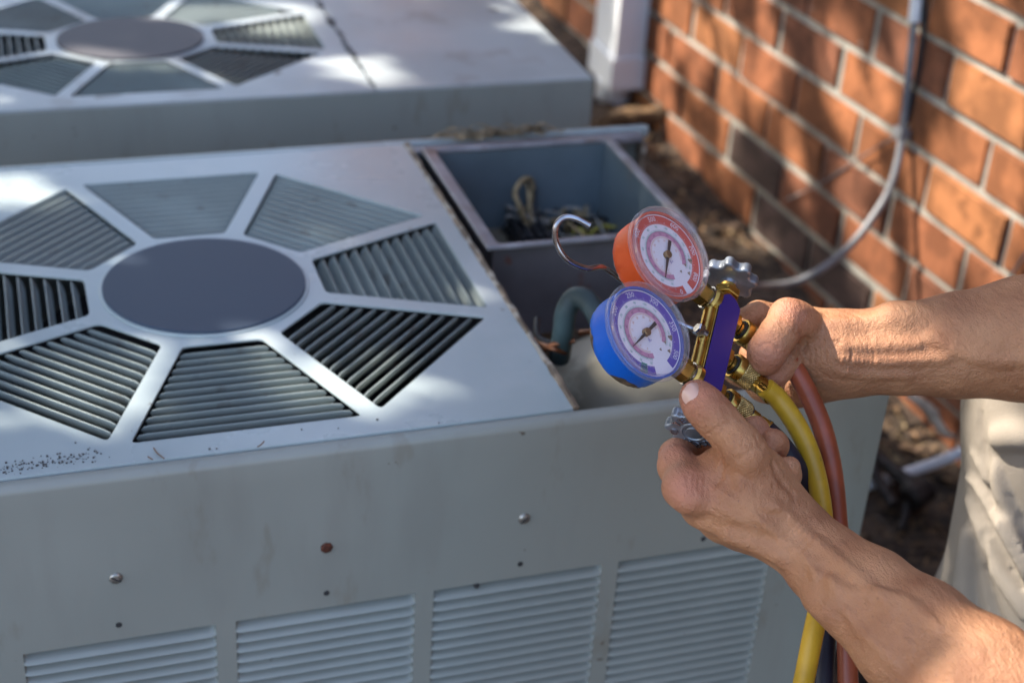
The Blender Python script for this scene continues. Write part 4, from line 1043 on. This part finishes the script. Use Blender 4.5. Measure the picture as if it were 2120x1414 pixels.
def far_hand():
    lo=np.array([.14,-.075,-1.315]); hi=np.array([.56,.075,-1.10]); g=SDF(lo,hi,.00125)
    C=lambda *a,**k: chain(g,a,**k)
    C((1775,716,1.225,60),(1860,706,1.220,66),(1980,698,1.215,82),(2120,688,1.210,106),(2300,660,1.205,112),(2500,620,1.20,112),k=.02,kj=.02)
    C((1770,748,1.225,56),(1860,745,1.220,60),(1980,738,1.215,74),(2120,722,1.210,96),(2300,700,1.205,100),(2500,660,1.20,104),k=.02,kj=.02)
    # heel of the hand, palm
    C((1770,730,1.225,70),(1725,728,1.222,64),(1690,730,1.225,52),k=.018,kj=.02)
    C((1760,760,1.230,52),(1700,778,1.245,44),(1640,795,1.258,38),(1575,802,1.262,28),k=.014,kj=.02)
    C((1740,700,1.230,48),(1690,690,1.240,40),(1650,672,1.240,36),k=.012,kj=.02)
    C((1700,740,1.260,50),(1620,740,1.275,46),(1560,735,1.275,30),k=.012,kj=.02)
    # index finger folded down over the knurled nut
    C((1690,690,1.222,40),(1650,668,1.207,40),(1632,664,1.198,40),k=.006,kj=.008)
    C((1632,664,1.198,40),(1612,692,1.188,38),(1588,728,1.186,38),(1582,744,1.190,34),k=.004,kj=.006)
    C((1628,648,1.195,28),(1640,652,1.200,28),k=.008)
    # middle finger tip below it
    C((1655,715,1.225,36),(1625,750,1.208,32),(1602,772,1.202,28),(1596,778,1.202,26),k=.003,kj=.006)
    # thumb stretched behind the manifold
    C((1690,680,1.245,36),(1625,660,1.245,31),(1570,652,1.240,27),(1535,668,1.238,24),(1515,690,1.238,22),k=.004,kj=.006)
    # ring and little finger, lower edge
    C((1640,790,1.262,34),(1590,800,1.262,30),(1530,770,1.260,26),(1470,735,1.255,24),k=.004,kj=.006)
    # tendons at the wrist, ball of the thumb
    S_=g.surf
    S_([(1745,742,9),(1800,748,9),(1880,746,8),(1960,742,7)],.55,.006)
    S_([(1750,718,8),(1810,718,8),(1900,712,7)],.6,.006)
    S_([(1740,768,7),(1800,774,7),(1880,776,6)],.6,.006)
    S_([(1720,672,9),(1800,668,9),(1870,664,7)],.7,.008)
    S_([(1850,655,28),(1890,655,24)],.85,.014)
    S_([(1930,700,8),(1990,730,9),(2060,745,9),(2130,742,9)],.65,.007)
    def cr(pts,r=2.0,k=.0022): g.surf([(u,v,r) for u,v in pts],.15,k,True)
    for i in range(9): cr([(1660+i*11,700+i*1),(1676+i*11,728),(1674+i*10,758),(1660+i*9,785)],1.5,.002)
    for i in range(6): cr([(1748+i*9,690),(1760+i*9,715),(1764+i*9,748),(1758+i*8,780)],1.3,.0018)
    cr([(1652,745),(1662,722),(1668,700)],3.2,.004)
    cr([(1570,720),(1590,712),(1612,722)],1.6,.002)
    cr([(1610,668),(1640,690),(1660,690)],1.5,.002)
    P,Q=g.mesh(); P=relax(P,Q,2); return P,Q

def person():
    r=empty('person',(.75,-.52,-.66)); tag(r,'person in light trousers holding the gauge manifold with both bare hands','person')
    parts=[near_hand(),far_hand()]
    parts=[(toW(P),Q) for P,Q in parts]
    # head, trunk, upper arms: coarser, outside the picture
    eN=toW(cc(2230,1550,.965)); eF=toW(cc(2480,640,1.20))
    shN=np.array([.66,-.98,.30]); shF=np.array([.86,-.60,.47]); hip=np.array([.98,-.50,.12]); mid=(shN+shF)/2
    g=SDF((.36,-1.25,-.66),(1.25,-.15,.95),.009)
    g.add([eN,shN],[.037,.052],.03,.02); g.add([eF,shF],[.036,.052],.03,.02)
    g.add([shN+(mid-shN)*.2,shF+(mid-shF)*.2],[.07,.07],.04,.03); g.add([mid,(mid+hip)/2,hip],[.12,.125,.13],.05,.04)
    nk=mid+np.array([-.06,-.05,.12]); hd=nk+np.array([-.04,-.03,.11])
    g.add([mid,nk],[.06,.055],.02,.02); g.add([hd,hd+np.array([-.03,-.01,-.05])],[.085,.06],.03,.03)
    g.add([hd+np.array([-.088,-.03,-.02]),hd+np.array([-.10,-.035,-.035])],[.012,.014],.01,.01)
    fx=nz(hd+np.array([-.10,-.035,-.03])-hd); sx=nz(np.cross(fx,[0,0,1])); ez=hd+fx*.073+np.array([0,0,.012])
    for q in (-1,1):
        g.add([ez+sx*q*.032],[.016],.012,.01,sub=True); g.add([hd+sx*q*.088+np.array([0,0,-.005]),hd+sx*q*.088+np.array([0,0,-.03])],[.016,.012],.008,.01)
    mth=hd+fx*.085+np.array([0,0,-.072]); g.add([mth-sx*.022,mth+sx*.022],[.008,.008],.008,.01)
    legs=[([.90,-.50,.10],[.722,-.455,.05],[.738,-.455,-.25],[.76,-.45,-.60]),([1.06,-.40,.08],[1.02,-.22,-.22],[1.06,-.22,-.60])]
    for L in legs: g.add(L,[.10]+[.07]*(len(L)-2)+[.045],.04,.03)
    P3,Q3=g.mesh(); parts.append((relax(P3,Q3,3),Q3))
    off=0; PP=[];QQ=[]
    for P,Q in parts: PP.append(P); QQ.append(Q+off); off+=len(P)
    P=np.concatenate(PP); Q=np.concatenate(QQ); me=py_mesh(P,Q)
    # fingertips and knuckles are pinker
    pk=np.zeros(len(me.vertices),np.float32); co=np.empty(len(me.vertices)*3,np.float32); me.vertices.foreach_get('co',co); co=co.reshape(-1,3)
    for (u,v,d,q) in ((1555,890,1.15,.016),(1590,918,1.14,.016),(1617,972,1.13,.014),(1441,822,1.10,.018),(1585,740,1.18,.018),(1596,780,1.20,.014),(1632,655,1.19,.016),(1395,940,1.13,.02),(1415,1010,1.09,.02)):
        d2=((co-toW(cc(u,v,d)))**2).sum(1); pk=np.maximum(pk,np.exp(-d2/(q*q))*.8)
    at_=me.attributes.new('pink','FLOAT','POINT'); at_.data.foreach_set('value',pk)
    me.transform(mw(r).inverted()); o=bpy.data.objects.new('body',me); COL.objects.link(o); me.materials.append(m_skin); o.parent=r
    # nails
    def nail(c,ax,nrm,L,W,par=r):
        c=toW(cc(*c)); ax=nz(camv(*ax)); nrm=camv(*nrm); nrm=nz(nrm-ax*(ax@nrm)); sd=np.cross(nrm,ax)
        bm=bmesh.new(); n=12;m=8; g=[]
        for i in range(n+1):
            a=-1+2*i/n; row=[]
            for j in range(m+1):
                b=-1+2*j/m
                # rounded rectangle outline
                s=(1-abs(a)**3.2)**.5 if abs(a)<1 else 0
                x=a*L/2; y=b*W/2*max(s,.12)
                row.append(bm.verts.new(Vector(c+ax*x+sd*y-nrm*(y*y/(W*.62)+ (x*x)/(L*3.5)))))
            g.append(row)
        for i in range(n):
            for j in range(m): bm.faces.new((g[i][j],g[i+1][j],g[i+1][j+1],g[i][j+1]))
        bmesh.ops.recalc_face_normals(bm,faces=bm.faces)
        bmesh.ops.solidify(bm,geom=bm.faces[:],thickness=.0008)
        obj('fingernail',bm,m_nail,par,smooth=80)
    nail((1441,812,1.0965),(-.50,.72,-.35),(.12,.30,.95),.0160,.0172)
    nail((1597,786,1.1915),(-.25,-.80,.1),(.0,-.35,.93),.0110,.0105)
    m_eye=mat('eye',(.35,.33,.31),.2); m_iris=mat('iris',(.03,.018,.01),.2)
    for q in (-1,1):
        c_=ez+sx*q*.032-fx*.012; bm=bmesh.new(); bmesh.ops.create_icosphere(bm,subdivisions=3,radius=.0125,matrix=Matrix.Translation(Vector(c_))); ey=obj('eye',bm,m_eye,r,smooth=80)
        bm=bmesh.new(); bmesh.ops.create_icosphere(bm,subdivisions=2,radius=.006,matrix=Matrix.Translation(Vector(c_+fx*.008+np.array([0,0,-.003])))); obj('iris',bm,m_iris,ey,smooth=80)
    # trousers
    toC=lambda p:(np.array(p)-CP)@CR
    LL=[[toC(p) for p in L] for L in legs]; hp=[toC([.95,-.56,.12]),toC([1.05,-.44,.12])]
    al=np.array(LL[0]+LL[1]+hp); g=SDF(al.min(0)-.17,al.max(0)+.17,.0038)
    g.add(LL[0],[.13,.104,.102,.075],.05,.05); g.add(LL[1],[.13,.11,.08],.05,.05); g.add(hp,[.135,.135],.05,.05)
    def T(*p,k=.006,sink=.0,sub=False): g.surf([(u,v,q) for u,v,d,q in p],sink,k,sub)
    T((2005,1105,0,20),(1998,1180,0,26),(1992,1290,0,32),(1995,1400,0,34),k=.004,sink=-.45)
    T((2006,1035,0,12),(2035,1095,0,18),(2070,1180,0,22),(2130,1265,0,26),k=.004,sink=-.45)
    T((2075,905,0,30),(2110,900,0,34),(2150,900,0,34),k=.006,sink=.3)
    T((2060,965,0,16),(2085,1050,0,24),(2125,1150,0,28),(2160,1230,0,28),k=.003,sink=-.25)
    T((2006,990,0,9),(2028,1010,0,13),(2075,1085,0,18),(2135,1190,0,20),k=.003,sink=-.4)
    T((2014,938,0,8),(2030,962,0,11),(2046,992,0,12),k=.004,sink=0)
    T((2032,1110,0,5),(2042,1180,0,7),(2070,1280,0,9),(2110,1370,0,10),k=.006,sink=.2,sub=True)
    T((2030,790,0,7),(2031,880,0,8),(2046,968,0,7),k=.005,sink=.1,sub=True)
    T((2052,1020,0,4),(2100,1130,0,5),(2140,1215,0,5),k=.004,sink=.1,sub=True)
    P,Q=g.mesh(); P=toW(relax(P,Q,2)); me=py_mesh(P,Q); me.transform(mw(r).inverted()); o=bpy.data.objects.new('trousers',me); COL.objects.link(o); me.materials.append(m_pants); o.parent=r
    # shirt, hair, shoes (outside the picture)
    g=SDF((.45,-1.2,.05),(1.2,-.25,.66),.010)
    g.add([eN+(shN-eN)*.45,shN],[.062,.072],.03,.02); g.add([eF+(shF-eF)*.5,shF],[.060,.072],.03,.02)
    g.add([shN+(mid-shN)*.2,shF+(mid-shF)*.2],[.088,.088],.04,.03); g.add([mid,(mid+hip)/2,hip+np.array([0,0,.02])],[.14,.15,.15],.05,.04)
    P,Q=g.mesh(); me=py_mesh(relax(P,Q,3),Q); me.transform(mw(r).inverted()); o=bpy.data.objects.new('shirt',me); COL.objects.link(o); me.materials.append(m_shirt); o.parent=r
    g=SDF(hd-.16,hd+.16,.007); g.add([hd+np.array([.012,.004,.012]),hd+np.array([.02,.01,-.02])],[.088,.075],.03,.03); g.add([hd+np.array([-.10,-.03,-.06])],[.085],.01,.01,sub=True)
    P,Q=g.mesh(); me=py_mesh(relax(P,Q,2),Q); me.transform(mw(r).inverted()); o=bpy.data.objects.new('hair',me); COL.objects.link(o); me.materials.append(m_hair); o.parent=r
    for L in legs:
        f=np.array(L[-1]); g=SDF(f-.22,f+.22,.007); g.add([f+np.array([.03,0,-.02]),f+np.array([-.07,0,-.035]),f+np.array([-.14,0,-.045])],[.05,.045,.035],.02,.02)
        P,Q=g.mesh(); me=py_mesh(relax(P,Q,2),Q); me.transform(mw(r).inverted()); o=bpy.data.objects.new('shoe',me); COL.objects.link(o); me.materials.append(m_black); o.parent=r
person()

# ================================================================== unseen TREE added to cast the dappled shade
def tree():
    S=np.array(SUN); base=np.array([-2.7,2.3,-.33])
    r=empty('shade_tree',base); tag(r,'unseen leafy tree added behind the units, its crown shaped to dapple the light','tree')
    lit=[]   # gaps left in the crown for chosen sun patches: (point, radius)
    def gap(p,q): lit.append((np.array(p),q))
    for u,v,q in WALLGAPS: gap(onwall(u,v),q)
    for u,v,q in LIDGAPS: gap(onz(u,v,0),q)
    for u,v,q in RLIDGAPS: gap(onz(u,v,-.03),q)
    for u,v,d,q in PTGAPS: gap(at(u,v,d),q)
    for u,v,q in GNDGAPS: gap(onz(u,v,-.6),q)
    lit=[(p,q*GS) for p,q in lit]
    b1=nz(np.cross(S,[0,0,1])); b2=np.cross(S,b1)
    ctr=np.array([.45,.25,0]); L2=np.array([( (p-ctr)@b1,(p-ctr)@b2,q) for p,q in lit])
    bm=bmesh.new(); N=66000; n=0
    me=bpy.data.meshes.new('m'); V=[];F=[]
    rg=np.random.default_rng(5)
    while n<N:
        a,b=rg.uniform(-2.6,2.6,2)
        if math.hypot(a,b)>2.6: continue
        t=rg.uniform(2.7,4.3); L=rg.uniform(.07,.13); W=L*rg.uniform(.4,.6)
        if len(L2):
            dd=np.hypot(L2[:,0]-a,L2[:,1]-b)-L2[:,2]
            if dd.min()<L*.42: n+=1; continue
        c=ctr+b1*a+b2*b+S*t
        e=nz(rg.normal(size=3)); f=nz(np.cross(e,rg.normal(size=3)+S*.8)); h=np.cross(e,f)*L*.12
        i=len(V); V+= [c-e*L/2,c-e*L*.12+f*W/2+h,c+e*L/2,c-e*L*.12-f*W/2+h]; F.append((i,i+1,i+2)); F.append((i,i+2,i+3)); n+=1
    for p,q in [(onz(*uv,z),q) for uv,z,q in BLOCK]+[(at(*p3),q) for p3,q in PBLOCK]:  # extra leaf clusters added to block the sun on chosen spots
        for _ in range(90):
            o2=rg.normal(0,q*.6,2); c=p+b1*o2[0]+b2*o2[1]+S*rg.uniform(2.8,4.2); L=.09; W=.055
            e=nz(rg.normal(size=3)); f=nz(np.cross(e,rg.normal(size=3)+S*.8)); h=np.cross(e,f)*L*.12
            i=len(V); V+= [c-e*L/2,c-e*L*.12+f*W/2+h,c+e*L/2,c-e*L*.12-f*W/2+h]; F.append((i,i+1,i+2)); F.append((i,i+2,i+3))
    me.from_pydata([tuple(v) for v in V],[],F); me.update()
    link('crown',me,m_leaf,r)
    # trunk and limbs
    bm=bmesh.new(); top=ctr+S*3.2+np.array([-.2,.3,0]); fork=base+np.array([.35,-.1,1.3])
    tube(bm,[base-np.array([0,0,.2]),base+np.array([.1,0,.6]),fork],[.20,.15,.13],n=14,sub=6)
    for k in range(7):
        a=rg.uniform(-1.6,1.6); b=rg.uniform(-1.6,1.6); q=ctr+b1*a+b2*b+S*3.6+S*.6
        m_=(fork+q)/2+rg.normal(0,.12,3)+np.array([0,0,.35]); tube(bm,[fork-np.array([0,0,.1]),m_,q],[.085,.045,.01],n=8,sub=6)
    obj('trunk',bm,m_bark,r,smooth=60)
GS=.62
PBLOCK=[((1520,900,1.09),.05),((1560,1050,1.08),.06),((1640,1090,1.08),.05),((1720,1190,1.06),.06),((1450,1000,1.1),.05)]
BLOCK=[((770,345),0,.07),((640,325),0,.05),((860,380),0,.05),((560,330),0,.05),((1060,135),-.03,.06),((960,120),-.03,.05)]
WALLGAPS=[(1740,110,.030),(1738,150,.028),(2035,150,.03),(2028,200,.035),(2018,250,.038),(2095,120,.02),(1975,345,.035),(1950,380,.03),(1930,420,.04),(1925,480,.045),(1935,530,.045),(1920,580,.045),(1990,470,.03),(2070,260,.03),
 (2085,330,.03),(1775,345,.025),(1770,385,.02),(1705,450,.02),(1700,480,.02),(1815,540,.022),(1812,580,.025),(1735,560,.02),(1820,215,.015),(1400,15,.03),(1390,70,.025),(1362,60,.02),(1440,100,.02),(1360,150,.02),(1500,200,.015),(1540,120,.018),(1600,90,.02),(1680,200,.016),
 (1420,300,.02),(1590,60,.02),(1500,60,.016),(2080,480,.03),(2010,40,.03),(1870,100,.015),(1085,10,.04),(1110,60,.03),(1140,95,.03),(1500,300,.015),(1650,340,.014),(2040,560,.03)]
LIDGAPS=[(690,345,.006),(200,790,.030),(120,850,.012),(720,800,.014),(1210,640,.0),(10,395,.018)]
RLIDGAPS=[(420,25,.05),(520,28,.05),(590,28,.03),(740,152,.028),(50,165,.045),(15,150,.04),(1170,5,.05),(200,135,.02)]
PTGAPS=[(1630,655,1.19,.018),(1800,740,1.20,.022),(1840,745,1.20,.020),(1880,750,1.20,.012),(1780,700,1.2,.014),(2060,1360,.97,.035),(1960,1370,.98,.02),(2110,1400,.97,.03),
 (1990,1110,1.31,.035),(1995,1170,1.31,.04),(2030,1110,1.30,.03),(2060,1180,1.30,.02),(2005,1000,1.30,.020),(1975,850,1.33,.022),(1975,900,1.33,.020),(2090,930,1.29,.026),(1455,470,1.19,.008),(1280,470,1.22,.01)]
GNDGAPS=[(1590,555,.035),(1540,540,.025),(1860,880,.03),(1830,860,.025),(1900,900,.02),(1900,560,.02),(1790,1005,.015)]
PTGAPS+=[(1250,40,2.0+1.29,.03),(1250,80,3.28,.03),(1255,120,3.28,.03)]
tree()
